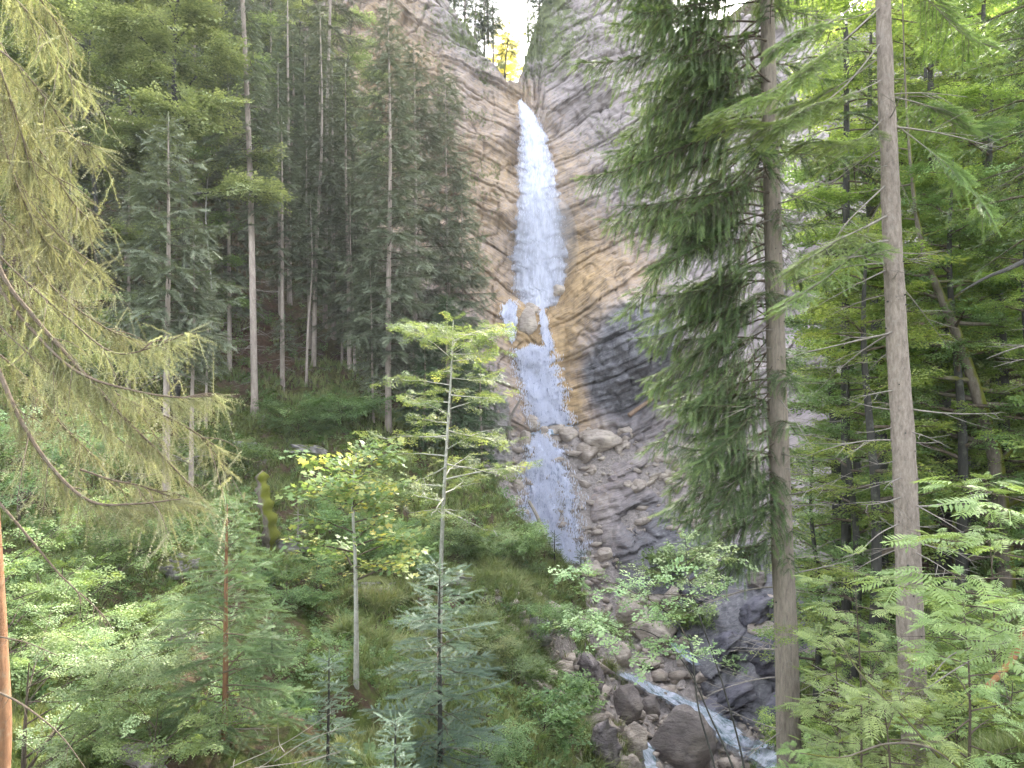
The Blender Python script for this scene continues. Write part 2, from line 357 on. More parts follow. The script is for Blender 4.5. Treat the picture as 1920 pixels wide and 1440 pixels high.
# ------------------------------------------------------------------ object helpers
C = S.collection
def clean(o): return o
def thing(name, label, cat, loc=(0, 0, 0), rot=(0, 0, 0), group=None, scale=1):
    o = bpy.data.objects.new(name, None); C.objects.link(o); o.empty_display_size = .3
    o.location = loc; o.rotation_euler = rot; o.scale = (scale,) * 3
    o['label'] = label; o['category'] = cat
    if group: o['group'] = group
    return o
def part(name, me, mat, parent, label=None, kind=None):
    if me is None: return None
    if not me.materials: me.materials.append(M[mat])
    o = bpy.data.objects.new(name, me); C.objects.link(o); o.parent = parent
    if label: o['label'] = label
    if kind: o['kind'] = kind
    return o
def single(name, me, mat, label, cat, loc=(0, 0, 0), rot=(0, 0, 0), group=None, scale=(1, 1, 1)):
    o = part(name, me, mat, None); o.location = loc; o.rotation_euler = rot; o.scale = scale
    o['label'] = label; o['category'] = cat
    if group: o['group'] = group
    return o
def setting(name, me, mat, kind='structure', label=None):
    o = part(name, me, mat, None); o['kind'] = kind
    if label: o['label'] = label
    return o

# ------------------------------------------------------------------ terrain
def rbf(xy, vals, q, smooth=0.3):
    n = len(xy); d = np.linalg.norm(xy[:, None] - xy[None], axis=-1)
    A = np.zeros((n + 3, n + 3)); A[:n, :n] = -d; A[:n, :n] -= 0; A[np.arange(n), np.arange(n)] += smooth
    A[:n, n] = 1; A[:n, n + 1:] = xy; A[n, :n] = 1; A[n + 1:, :n] = xy.T
    B = np.zeros((n + 3, vals.shape[1])); B[:n] = vals
    w = np.linalg.solve(A, B); out = np.empty((len(q), vals.shape[1]))
    for i in range(0, len(q), 20000):
        qq = q[i:i + 20000]; dd = np.linalg.norm(qq[:, None] - xy[None], axis=-1)
        out[i:i + 20000] = -dd @ w[:n] + w[n] + qq @ w[n + 1:]
    return out
# ground: (px, py, Y, rock, litter)
G = [(0,1440,13,.1,0),(-300,1440,12,.1,0),(400,1440,14,.2,0),(800,1440,17,.15,0),(1000,1440,22,.2,0),(1100,1440,26,.35,0),
(0,1200,17,.15,0),(-350,1200,16,.1,0),(300,1200,20,.3,0),(600,1200,24,.2,0),(900,1200,30,.42,0),(1000,1150,36,.55,0),(1080,1200,39,.4,0),
(0,1000,24,.1,.1),(-400,1000,22,0,.2),(300,1000,29,.35,0),(600,1020,33,.3,0),(800,1050,36,.2,0),(900,1050,39,.4,0),(1000,1010,44,.35,0),(1060,1060,44,.25,0),(930,915,48,.1,0),
(880,850,50,.1,.2),(700,850,43,.2,.1),(500,800,44.5,.45,.1),(300,900,33,.2,.4),(0,820,33,0,.5),(-400,800,30,0,.4),
(500,690,50,0,.7),(200,660,47,0,.6),(700,720,52,0,.4),(0,400,62,0,.6),(-500,400,60,0,.6),(400,420,64,0,.6),(0,0,82,0,.3),(400,0,86,.1,.3),(-500,0,85,0,.3),(620,450,70,.3,.4),
(1000,1150,51,1,0),(1060,1180,50,1,0),(960,1000,56,1,0),(900,900,58,.8,0),
(1090,1060,58,1,0),(1040,1062,59,1,0),(1130,1160,50,1,0),(1200,1290,43,1,0),(1300,1345,40,1,0),(1400,1400,38,1,0),(1460,1450,36,1,0),(1270,1440,34,1,0),(1180,1440,33,.9,0),(1150,1350,38,1,0),
(1600,1560,33,.8,0),(1900,1700,30,.5,0),
(960,850,63,1,0),(1000,815,65.5,1,0),(1080,815,65.5,1,0),(1020,930,61.5,1,0),(1090,930,61.5,1,0),(1150,830,65,1,0),(1200,950,61,1,0),(1250,770,68,1,0),(1230,1080,53,1,0),(1350,1000,55,1,0),(1330,1200,47,1,0),
(1450,1120,49,1,0),(1450,1280,44,1,0),(1400,870,60,1,0),(1520,1000,52,.6,0),
(1480,1470,15,.1,0),(1700,1440,12.5,.1,0),(1900,1400,8,0,0),(1600,1320,20,.1,0),(1530,1230,26,.3,0),(1900,1120,16,0,0),(2300,1120,15,0,0),(1750,1170,22,0,0),
(1900,900,26,0,.3),(1700,920,34,.1,.2),(1900,620,40,0,.3),(2400,600,38,0,.3),(1900,200,60,0,.3),(1650,700,52,.3,0),
(1400,1800,22,.5,0),(1500,1560,18,.2,0),(1450,1530,29,.8,0),(1360,1560,28,.8,0),(1270,1570,28,.8,0),(1190,1580,27,.7,0),(1300,1900,19,.5,0),(1100,1750,17,.4,0),(900,1700,12,.2,0)]
Gw = [(0,0,-1.7,0,0),(-6,0,-1.7,0,0),(6,0,-1.4,0,0),(0,4,-3,0,0),(0,8,-6,0,0),(-6,6,-4.6,0,0),(7,4,-2.4,0,0),(-25,5,-3,0,0),(25,5,2,0,0),(-60,40,6,0,.3),(60,40,22,0,.3),
 (0,78,-3,1,0),(12,78,-3,1,0),(-8,90,-5,1,0),(20,90,-5,1,0),(40,85,0,1,0),(0,110,-5,1,0)]
gp = []
for a in G:
    q = P(a[0], a[1], a[2]); gp.append((q[0], q[1], q[2], a[3], a[4]))
gp += [tuple(a) for a in Gw]; gp = np.array(gp, float)
gx = np.concatenate([np.arange(-75, -34, 1.0), np.arange(-34, 30, .2), np.arange(30, 75, 1.0)])
gy = np.concatenate([np.arange(-4, 8, .5), np.arange(8, 70, .2), np.arange(70, 112, 1.0)])
GX, GY = np.meshgrid(gx, gy)
gv = rbf(gp[:, :2], gp[:, 2:], np.stack([GX.ravel(), GY.ravel()], -1))
GZ = gv[:, 0].reshape(GX.shape); GR = np.clip(gv[:, 1], 0, 1).reshape(GX.shape); GL = np.clip(gv[:, 2], 0, 1).reshape(GX.shape)
far = sstep(6, 16, GY)
gn = fbm(GX * .22, GY * .22, 0 * GX, 3, 11) * .75 + fbm(GX * .5, GY * .5, 0 * GX, 2, 15) * .35 * (GX < P(1150, 768, 1)[0] * GY) + fbm(GX * .9, GY * .9, 0 * GX, 3, 13) * .2
st = GZ * 1.4 + fbm(GX * .2, GY * .2, GX * 0, 2, 5) * 1.2           # ledges where the beds come out
saw = (st - np.floor(st)); ledge = sstep(0, .75, saw) - saw
gn += ledge * .45 * np.clip(GR * 1.6 - .2, 0, 1) + fbm(GX * 2.1, GY * 2.1, GX * 0, 3, 17) * .16 * (.4 + GR)
GZ = GZ + gn * far
def grid_faces(ny, nx):
    i = np.arange(ny - 1)[:, None] * nx + np.arange(nx - 1)[None]
    return np.stack([i, i + 1, i + nx + 1, i + nx], -1).reshape(-1, 4)
def interp(gridx, gridy, Z, x, y):
    i = np.clip(np.searchsorted(gridx, x) - 1, 0, len(gridx) - 2); j = np.clip(np.searchsorted(gridy, y) - 1, 0, len(gridy) - 2)
    fx = np.clip((x - gridx[i]) / (gridx[i + 1] - gridx[i]), 0, 1); fy = np.clip((y - gridy[j]) / (gridy[j + 1] - gridy[j]), 0, 1)
    return (Z[j, i] * (1 - fx) + Z[j, i + 1] * fx) * (1 - fy) + (Z[j + 1, i] * (1 - fx) + Z[j + 1, i + 1] * fx) * fy
def gz(x, y): return interp(gx, gy, GZ, np.asarray(x, float), np.asarray(y, float))
me = make_mesh('hillside', np.stack([GX, GY, GZ], -1).reshape(-1, 3), grid_faces(len(gy), len(gx)), None, True, dict(rock=GR, litter=GL))
setting('hillside', me, 'ground')

# cliff: (px, py, Y, ochre, slate, moss)
K = [(640,0,86,.35,0,.35),(640,400,80,.4,0,.3),(400,0,94,0,0,.5),(400,400,88,0,0,.5),(0,0,105,0,0,.5),(0,500,95,0,0,.5),(750,0,84,.5,0,.1),(740,300,79,.45,0,.25),(790,130,81,.6,0,.05),
(850,210,78,.35,0,.3),(850,500,73,.45,0,.2),(880,60,82,0,0,.7),(930,150,81,.35,0,.3),(945,250,78,.4,0,.1),(945,400,75,.5,0,.05),(930,520,73.5,.5,0,.1),(900,620,70.5,.3,0,.1),(920,720,68,.3,0,.15),(960,300,79,.6,0,0),
(940,700,68.5,.3,0,.1),(880,760,62,.2,0,.3),
(975,190,83,.6,0,.1),(988,300,81.5,.4,.2,0),(1005,450,79.5,.3,.3,0),(1005,555,77.5,.3,.3,0),(1035,560,76,.6,0,0),
(945,575,73,.6,0,0),(990,590,72,.8,0,0),(990,640,71,.8,0,.1),(1025,600,72.5,.8,0,0),(1000,700,70.5,.5,0,0),(1030,790,68,.5,0,0),(1060,790,67.5,.7,0,0),
(1020,200,81,.3,0,.2),(1050,300,79,.5,0,0),(1075,450,76,.7,0,0),(1075,540,73.5,.9,0,0),(1050,650,70,.9,0,0),(1075,750,67.5,.9,0,0),(1100,640,68.5,.3,.3,0),(1110,560,70,.6,0,0),(1100,370,75,.3,0,.1),
(1100,130,81,0,0,.35),(1150,200,79,.0,0,.05),(1150,0,85,0,0,.1),(1000,100,84,0,0,.8),(1040,0,87,0,0,.7),(1250,300,73,0,0,.5),(1200,360,73,.1,0,.6),(1150,450,73,.4,0,.05),(1200,520,70,.5,0,0),(1170,600,67.5,.1,.9,0),(1130,700,66.5,.0,1.0,0),(1200,680,65.5,0,1,0),
(1110,755,66.5,.3,.5,0),(1200,745,67.5,0,.6,0),(1290,650,63.5,0,.35,0),(1290,450,70,.1,.1,.1),(1400,500,66,0,.1,0),(1400,800,60,0,.25,0),(1500,600,62,0,.1,.1),(1530,300,72,.1,0,.2),(1560,800,54,0,.4,.2),(1400,0,86,0,0,.2),
(1300,880,62.5,0,.3,0),(1300,950,59.5,0,.45,0),(1500,1000,49,0,.35,.1),(1340,1060,51,0,.8,0),(1400,1200,44.5,0,.7,0),(1320,1260,43.5,0,.9,0),(1480,1300,41,0,.9,.0),(1480,1420,38,0,.7,0),(1650,1100,40,0,.3,.4),
(1700,700,52,0,.1,.5),(1900,400,58,0,0,.6),(1900,0,76,0,0,.5),(2300,0,70,0,0,.5),(2300,700,50,0,0,.5)]
Kw = [(-70,112,75,0,0,.4),(-20,96,75,0,0,.4),(5,98,75,0,0,.4),(30,90,78,0,0,.4),(75,72,75,0,0,.4),(-60,95,-20,0,0,.4),(-20,78,-20,.2,0,.2),(5,72,-20,.5,0,0),(75,45,-20,0,.3,.3)]
kp = []
for a in K:
    q = P(a[0], a[1], a[2]); kp.append((q[0], q[2], a[2], a[3], a[4], a[5]))
kp += [(a[0], a[2], a[1], a[3], a[4], a[5]) for a in Kw]; kp = np.array(kp, float)
kx = np.concatenate([np.arange(-80, -26, 1.2), np.arange(-26, 30, .13), np.arange(30, 85, 1.2)])
kz = np.concatenate([np.arange(-24, -20, 1.0), np.arange(-20, 48, .13), np.arange(48, 78, 1.5)])  # rows above view added so the cliff blocks the sun
KX, KZ = np.meshgrid(kx, kz)
kv = rbf(kp[:, :2], kp[:, 2:], np.stack([KX.ravel(), KZ.ravel()], -1), .2)
KY, KO, KS, KM = [kv[:, i].reshape(KX.shape) for i in range(4)]
# gorge notch above the lip
zl = P(955, 160, 83)[2]
h = KZ - zl
xl = P(952, 160, 83)[0] - np.clip(h, 0, 99) * .66; xr = P(968, 160, 83)[0] + np.clip(h, 0, 99) * .26
inside = np.minimum(KX - xl, xr - KX)
notch = sstep(-.4, 1.6, inside) * (h > 0)
# bedding: dips differ left and right of the fall
XF = P(1005, 400, 76)[0]; side = sstep(-1.3, 1.3, KX - XF)
ang = np.radians(-24) * (1 - side) + np.radians(32) * side
warp = fbm(KX * .06, KZ * .06, 0 * KX, 2, 31) * 2.6 + fbm(KX * .35, KZ * .35, 0 * KX, 3, 37) * .14
ST = KZ * np.cos(ang) - (KX - XF) * np.sin(ang) + warp
def blk(sv, tv, seed, soft=.12):
    """protruding beds broken into blocks: a random offset per bed and block with short steep steps between"""
    i = np.floor(sv); f = sv - i; z = np.zeros_like(sv)
    def hh(ii):
        tt = tv + 3.7 * _hash(ii, ii * 0, ii * 0, seed); j = np.floor(tt); g_ = sstep(1 - soft, 1, tt - j)
        return _hash(ii, j, ii * 0, seed + 1) * (1 - g_) + _hash(ii, j + 1, ii * 0, seed + 1) * g_
    w = sstep(1 - soft * 2, 1, f); crack = np.exp(-((f - .98) / .05) ** 2) * .35
    return hh(i) * (1 - w) + hh(i + 1) * w - crack
TT = (KX - XF) * np.cos(ang) + KZ * np.sin(ang) + warp * .8
big = fbm(KX * .10, KZ * .10, 0 * KX, 3, 41) * 1.6
big += np.floor(fbm(KX * .16 + 9, KZ * .09, 0 * KX, 4, 43) * 3.2) * .35
rel = blk(ST * .36, TT * .16, 61) * 1.5 + blk(ST * 1.0, TT * .33, 63) * .5 + blk(ST * 2.9, TT * .7, 65, .2) * .26 * (.25 + 1.9 * KS)
rel += fbm(KX * 1.1, KZ * 1.1, 0 * KX, 4, 47) * .22 - .5 * np.exp(-(fbm(KX * .45 + 3, KZ * .25, 0 * KX, 2, 49) / .05) ** 2)
nearfall = np.exp(-((KX - P(1005, 400, 78)[0]) / 4.5) ** 2)
KY = KY - rel * (1 - .35 * nearfall) + big * (1 - .75 * nearfall)
KYn = KY + notch * 16
KM = KM + notch * .4
def ky(x, z): return interp(kx, kz, KY, np.asarray(x, float), np.asarray(z, float))
F = grid_faces(len(kz), len(kx))
zt = np.where(KX > 19, 45 + fbm(KX * .3, KZ * 0, 0 * KX, 3, 5) * 3, 999).ravel()[F].min(1)  # unseen right-hand top cut down to let sun reach the trees
keep = ((notch.ravel()[F] > .999).sum(1) < 4) & (KZ.ravel()[F].min(1) < zt)
me = make_mesh('cliff', np.stack([KX, KYn, KZ], -1).reshape(-1, 3), F[keep], None, False, dict(ochre=KO, slate=KS, moss=KM, strat=ST))
setting('cliff', me, 'cliff')
# hanging valley behind the notch
px_, py_ = np.meshgrid(np.arange(-45, 60, 1.0), np.arange(88, 175, 1.0))
pz_ = zl - 3 + np.abs(px_ + .3) * .55 + (py_ - 88) * .10 + fbm(px_ * .15, py_ * .15, 0 * px_, 3, 51) * 1.2
me = make_mesh('valley', np.stack([px_, py_, pz_], -1).reshape(-1, 3), grid_faces(*px_.shape), None, True, dict(rock=0 * px_, litter=0 * px_))
setting('valley_floor', me, 'ground')

TS = np.arange(4, 110, .06)
def hit(px, py, back=0.0):
    q = P(px, py, 1.0); X = q[0] * TS; Yv = TS; Z = q[2] * TS
    a = (Z < gz(X, Yv)) | (Yv > ky(X, Z)); i = int(np.argmax(a)) if a.any() else len(TS) - 1
    t = TS[i] - back; return q * t
def hits(px, py):
    px = np.asarray(px, float); py = np.asarray(py, float); out = np.empty(px.shape + (3,)); f = out.reshape(-1, 3)
    for n, (a, b) in enumerate(zip(px.ravel(), py.ravel())): f[n] = hit(a, b)
    return out
def at(px, Y, sink=.15):
    X = P(px, 768, Y)[0]; return np.array([X, Y, float(gz(X, Y)) - sink])
def zpix(py, Y): return float(P(960, py, Y)[2])


# ------------------------------------------------------------------ leaf and needle templates (V, F, tint)
def tpl_sprig(n, nl, w, seed, rows=1):
    r = np.random.default_rng(seed); V = []; F = []; T = []
    for k in range(n):
        x = k / n
        for sgn in (-1, 1):
            for q in range(rows):
                l = nl * (1 - .45 * x) * r.uniform(.75, 1.2); a = r.uniform(.7, 1.1)
                el = r.uniform(-.35, .45) + (0 if q == 0 else .9)
                tip = np.array([x + l * math.cos(a), sgn * l * math.sin(a) * math.cos(el), l * math.sin(a) * math.sin(el)])
                i = len(V); V += [(x - w / 2, 0, 0), (x + w / 2, 0, .01), tuple(tip)]; F.append((i, i + 1, i + 2)); T += [x * .6, x * .6, .4 + .6 * x]
    i = len(V); V += [(0, -w * .35, 0), (0, w * .35, 0), (1.08, 0, 0)]; F.append((i, i + 1, i + 2)); T += [.2, .2, 1]
    return np.array(V, float), np.array(F), np.array(T, float)
def leafV(cx, cy, cz, dx, dy, L, Wd, fold=.18, droop=0.0):
    """one folded leaf as two triangles pairs: 5 points"""
    d = np.array([dx, dy, -droop]); d = d / np.linalg.norm(d); s_ = np.array([-d[1], d[0], 0]); s_ /= np.linalg.norm(s_) + 1e-9
    c = np.array([cx, cy, cz]); m = c + d * L * .45
    up = np.array([0, 0, fold * Wd])
    return [c, m + s_ * Wd / 2 + up, c + d * L, m - s_ * Wd / 2 + up]
def tpl_spray(nside, leafL, leafW, seed, perside=4, spread=.5, flat=.05):
    """a flat twig spray with alternate leaves, unit length along +X"""
    r = np.random.default_rng(seed); V = []; F = []; T = []
    def leaf(x, y, z, a, k=1):
        L = leafL * r.uniform(.75, 1.2) * k; q = leafV(x, y, z, math.cos(a), math.sin(a), L, leafW * L / leafL, r.uniform(-.1, .5), r.uniform(-.2, .45))
        i = len(V); V.extend(q); F.extend([(i, i + 1, i + 2), (i, i + 2, i + 3)]); t = r.random(); T.extend([t] * 4)
    for k in range(nside):
        x = (k + .5) / nside; sg = 1 if k % 2 else -1
        l = spread * (1 - .6 * x) * r.uniform(.7, 1.2); a = sg * r.uniform(.6, 1.0)
        for j in range(perside):
            f = (j + .7) / perside; yy = l * f * math.sin(a); xx = x + l * f * math.cos(a)
            leaf(xx, yy, r.normal(0, flat) - .06 * f, a + (1 if j % 2 else -1) * r.uniform(.4, .9))
        leaf(x, 0, r.normal(0, flat), -a * 1.2)
    leaf(1, 0, 0, 0)
    return np.array(V, float), np.array(F), np.array(T, float)
def tpl_maple(n, L, seed):
    """palmate five-pointed leaves on a short shoot"""
    r = np.random.default_rng(seed); V = []; F = []; T = []
    for k in range(n):
        a = k * 2.4; c = np.array([(k + .3) / n, .22 * math.sin(a), .10 * math.cos(a)]); d = r.uniform(-1.4, 1.4)
        ll = L * r.uniform(.7, 1.2); tl = r.uniform(-.5, .3); pts = [c]
        for q in range(11):
            th = d + (q - 5) / 5 * 2.4; rr = ll * ((1.0 - .12 * abs(q - 5)) if q % 2 else .52)
            pts.append(c + np.array([rr * math.cos(th), rr * math.sin(th), rr * tl * math.cos(th - d)]))
        i = len(V); V.extend(pts); t = r.random(); T.extend([t] * 12)
        F.extend([(i, i + q, i + q + 1) for q in range(1, 11)])
    return np.array(V, float), np.array(F), np.array(T, float)
def tpl_pinnate(npair, seed, ll=.30, lw=.085, sag=.25):
    """a compound leaf: a curved rib with paired narrow leaflets"""
    r = np.random.default_rng(seed); V = []; F = []; T = []
    rib = lambda x: np.array([x, 0, .1 * x - sag * x * x])
    for k in range(npair + 1):
        x = .22 + .74 * k / npair; c = rib(x)
        for sg in ((-1, 1) if k < npair else (0,)):
            a = sg * r.uniform(1.0, 1.25); L = ll * (1 - .35 * abs(k / npair - .4)) * r.uniform(.9, 1.1)
            d = np.array([math.cos(a), math.sin(a), -.25]); d /= np.linalg.norm(d); s_ = np.array([-math.sin(a), math.cos(a), 0])
            i = len(V); V.extend([c, c + d * L * .4 + s_ * lw / 2 + [0, 0, .01], c + d * L, c + d * L * .4 - s_ * lw / 2 + [0, 0, .01]])
            F.extend([(i, i + 1, i + 2), (i, i + 2, i + 3)]); t = r.random() * .5; T.extend([t] * 4)
    for k in range(4):
        a, b = rib(k / 4), rib((k + 1) / 4); i = len(V); V.extend([a + [0, .012, 0], a - [0, .012, 0], b - [0, .01, 0], b + [0, .01, 0]])
        F.extend([(i, i + 1, i + 2), (i, i + 2, i + 3)]); T.extend([.5] * 4)
    return np.array(V, float), np.array(F), np.array(T, float)
def tpl_larch(seed):
    """hanging larch twig, unit length along +X, rosettes of short needles"""
    r = np.random.default_rng(seed); V = []; F = []; T = []
    i = 0; V += [(0, -.006, 0), (0, .006, 0), (1, 0, 0)]; F.append((0, 1, 2)); T += [.9, .9, .9]
    for k in range(17):
        x = (k + .5) / 17 + r.normal(0, .01); y = .015 * math.sin(k)
        for q in range(6):
            a = q / 6 * 6.28 + r.uniform(0, 1); L = r.uniform(.035, .06); t = np.array([x + L * .55, y + L * math.cos(a), L * math.sin(a)])
            b = np.array([-math.sin(a), math.cos(a)]) * .0065
            i = len(V); V += [(x, y - b[0], -b[1]), (x, y + b[0], b[1]), tuple(t)]; F.append((i, i + 1, i + 2)); u = r.random() * .6; T += [u, u, u + .3]
    return np.array(V, float), np.array(F), np.array(T, float)
def tpl_tuft(n, seed, w=.05, lean=.6, segs=3):
    r = np.random.default_rng(seed); V = []; F = []; T = []
    for k in range(n):
        a = r.uniform(0, 6.28); ln = r.uniform(.1, lean); hgt = r.uniform(.6, 1); o = np.array([r.normal(0, .08), r.normal(0, .08), 0]); d = np.array([math.cos(a), math.sin(a), 0]); s_ = np.array([-d[1], d[0], 0]) * w / 2
        i = len(V); t = r.random()
        for q in range(segs):
            f = q / segs; c = o + d * ln * f * f + np.array([0, 0, hgt * (f - .35 * ln * f * f)])
            V += [c - s_ * (1 - f * .6), c + s_ * (1 - f * .6)]; T += [t * .7 + f * .3] * 2
        V.append(o + d * ln + np.array([0, 0, hgt * (1 - .35 * ln)])); T.append(t * .7 + .3)
        for q in range(segs - 1):
            j = i + 2 * q; F += [(j, j + 1, j + 3), (j, j + 3, j + 2)]
        j = i + 2 * (segs - 1); F.append((j, j + 1, j + 2))
    return np.array(V, float), np.array(F), np.array(T, float)
SP_FAR = [tpl_sprig(7, .34, .075, i) for i in range(3)]
SP_MID = [tpl_sprig(7, .34, .085, 10 + i) for i in range(3)]
SP_NEAR = [tpl_sprig(11, .22, .05, 20 + i, 2) for i in range(3)]
BEECH = [tpl_spray(7, .15, .10, 30 + i, 4, .55) for i in range(4)]
BEECHN = [tpl_spray(9, .12, .075, 40 + i, 5, .5) for i in range(4)]
ROUND = [tpl_spray(6, .17, .15, 50 + i, 3, .45, .1) for i in range(3)]
MAPLE = [tpl_maple(7, .20, 60 + i) for i in range(3)]
PINN = [tpl_pinnate(7, 70 + i) for i in range(3)]
LARCH = [tpl_larch(80 + i) for i in range(3)]
TUFT = [tpl_tuft(9, 90 + i) for i in range(3)]
FERN = [tpl_pinnate(11, 95 + i, .26, .075, .5) for i in range(2)]
def stamp_many(g, tpls, pos, Mx, tint=None, rr=R):
    pos = np.asarray(pos); k = rr.integers(0, len(tpls), len(pos)); tint = rr.random(len(pos)) if tint is None else np.asarray(tint)
    for i, t in enumerate(tpls):
        s_ = k == i
        if s_.any(): g.stamp(t, pos[s_], Mx[s_], tint[s_])

# ------------------------------------------------------------------ conifer builder
def conifer(seed, h, r, base=.25, nb=60, tpl=SP_FAR, sl=.5, step=.3, up=.15, sag=.55, tipup=.2, hang=.4, tr=.2, trunk_pts=None,
            dead=(0, 0), side=.34, shape=.8, sides=8, bare_in=.2, azf=None, fine=False, tnoise=0, lmin=.25, thin=1.0, rmap=None, tvar=.35, updir=.12):
    rr = np.random.default_rng(seed)
    if trunk_pts is None:
        bx, by = rr.normal(0, .012 * h, 2); trunk_pts = [(0, 0, -.4), (bx * .3, by * .3, h * .3), (bx, by, h * .65), (bx * .8, by * .8, h)]
    tp = crv(trunk_pts, 40 if not fine else 160); ts = (tp[:, 2] - tp[0, 2]) / (tp[-1, 2] - tp[0, 2])
    trad = tr * (1 - ts) ** .75 + .012 + tr * .35 * np.exp(-ts * h / .5)
    V, Fs = tube(tp, trad, sides if not fine else 28)
    if tnoise:
        n = fbm(V[:, 0] * 9, V[:, 1] * 9, V[:, 2] * 3, 3, seed) * tnoise
        cl = np.repeat(tp, 28, 0); cl = np.concatenate([cl, tp[-1:], tp[:1]]); V = V + norm(V - cl) * n[:, None]
    trunk = Geo(); trunk.add(V, Fs)
    wood = Geo(); crown = Geo(); dd = Geo(); pos = []; dr = []; sc = []; tn = []
    def trunk_at(z): return np.array([np.interp(z, tp[:, 2], tp[:, i]) for i in range(3)])
    for i in range(nb):
        f = (i + rr.random()) / nb; t = base + (1 - base) * f
        az = i * 2.39996 + rr.normal(0, .35)
        if azf is not None: az = azf(rr, f, az)
        prof = (1 - f) ** shape * min(1, .62 + f * 3.2) + .05
        L = max(lmin, r * prof * rr.uniform(.62, 1.12))
        if rmap is not None: L *= rmap(f, az)
        if L < .12: continue
        p0 = trunk_at(t * h); n = 9; s_ = np.linspace(0, 1, n)
        sg = sag * (1.15 - f) * rr.uniform(.7, 1.3); u_ = up + .5 * f * f + rr.normal(0, updir)
        zz = L * (u_ * s_ - sg * s_ ** 1.6 + tipup * sg * s_ ** 3.5 * 1.6)
        wob = np.cumsum(rr.normal(0, .02 * L, n)); d = np.array([math.cos(az), math.sin(az)]); e = np.array([-d[1], d[0]])
        bp = p0 + np.stack([d[0] * L * s_ + e[0] * wob, d[1] * L * s_ + e[1] * wob, zz], -1)
        br = (.010 + .013 * L) * (tr / .2) ** .4 * thin; V, Fs = tube(bp, br * (1 - .88 * s_), 4 if not fine else 5, False); wood.add(V, Fs)
        st_ = bare_in if f < .7 else .05; m = max(3, int(L * (1 - st_) / step)); sj = st_ + (1 - st_) * (np.arange(m) + rr.random(m) * .8) / m
        for sgn in (-1, 1):
            s1 = np.clip(sj + rr.normal(0, .01, m), 0, 1); b = np.stack([np.interp(s1, s_, bp[:, k]) for k in range(3)], -1)
            tl = (side * L * (1 - s1) ** .75 * np.minimum(1, .45 + s1 * 2) + sl * .55) * rr.uniform(.6, 1.15, m); tl = np.minimum(tl, 1.5)
            a = az + sgn * rr.uniform(.65, 1.15, m); nq = np.maximum(1, np.ceil(tl / (sl * .62)).astype(int))
            tot = np.repeat(np.arange(m), nq); q = np.concatenate([np.arange(x) for x in nq]); ff = (q + .3) / nq[tot]
            dh = np.stack([np.cos(a), np.sin(a), np.zeros(m)], -1)[tot]; hg = hang * rr.uniform(.4, 1.5, m)[tot]
            pp = b[tot] + dh * (tl[tot] * ff * (1 - hg * .35 * ff))[:, None]; pp[:, 2] -= hg * tl[tot] * ff ** 1.4 * .8
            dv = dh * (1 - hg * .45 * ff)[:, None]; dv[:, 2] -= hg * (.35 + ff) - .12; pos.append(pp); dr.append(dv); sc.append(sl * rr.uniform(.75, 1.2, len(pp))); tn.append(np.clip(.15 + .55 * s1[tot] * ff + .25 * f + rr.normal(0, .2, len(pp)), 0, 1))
            if fine:
                for w_ in range(m):
                    if tl[w_] > sl * 1.2:
                        q3 = np.linspace(0, 1, 4); hh_ = hang
                        tw = b[w_] + np.stack([math.cos(a[w_]) * tl[w_] * q3 * (1 - hh_ * .35 * q3), math.sin(a[w_]) * tl[w_] * q3 * (1 - hh_ * .35 * q3), -hh_ * tl[w_] * q3 ** 1.4 * .8], -1)
                        V, Fs = tube(tw, [.007, .005, .004, .002], 3, False); wood.add(V, Fs)
        k = max(2, int(L * (1 - st_) / (sl * .7))); s1 = np.linspace(max(st_, .3), 1, k); b = np.stack([np.interp(s1, s_, bp[:, q]) for q in range(3)], -1)
        g_ = np.gradient(bp, axis=0); gd = np.stack([np.interp(s1, s_, g_[:, q]) for q in range(3)], -1); pos.append(b); dr.append(norm(gd)); sc.append(np.full(k, sl)); tn.append(np.clip(rr.normal(.6, .2, k), 0, 1))
    # leader
    lp = np.stack([trunk_at(h * z) for z in np.linspace(.94, 1.0, 5)]); pos.append(lp); dr.append(np.tile([0.05, 0, 1.0], (5, 1))); sc.append(np.full(5, sl)); tn.append(np.full(5, .7))
    pos = np.concatenate(pos); dr = np.concatenate(dr); sc = np.concatenate(sc); tn = np.concatenate(tn)
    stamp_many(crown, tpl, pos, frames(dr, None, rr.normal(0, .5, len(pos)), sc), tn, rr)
    for i in range(dead[0]):                                             # dry branch stubs low on the stem
        z = h * rr.uniform(.04, dead[1]); az = rr.uniform(0, 6.28); L = rr.uniform(.25, 1.0) * min(2.0, r * .75); p0 = trunk_at(z); n = 6; s_ = np.linspace(0, 1, n)
        dz = rr.uniform(-.45, .15); bend = rr.normal(0, .12)
        bp = p0 + np.stack([np.cos(az + bend * s_) * L * s_, np.sin(az + bend * s_) * L * s_, L * (dz * s_ + rr.uniform(-.3, .3) * s_ ** 2)], -1)
        V, Fs = tube(bp, (.006 + .007 * L) * (1 - .85 * s_) * (1 if fine else 1.25), 4, False); dd.add(V, Fs)
        for q in range(int(L * 4)):
            f = rr.uniform(.3, .95); b = np.array([np.interp(f, s_, bp[:, k]) for k in range(3)]); a2 = az + rr.choice([-1, 1]) * rr.uniform(.5, 1.1); l2 = L * (1 - f) * .7 + .08
            e_ = b + np.array([math.cos(a2) * l2, math.sin(a2) * l2, rr.uniform(-.5, .2) * l2]); V, Fs = tube([b, (b + e_) / 2 + rr.normal(0, .02, 3), e_], [.006, .005, .002], 3, False); dd.add(V, Fs)
    return dict(trunk=trunk.mesh('trunk', True), wood=wood.mesh('branches', True), crown=crown.mesh('crown'), dead=dd.mesh('dead_branches', True))
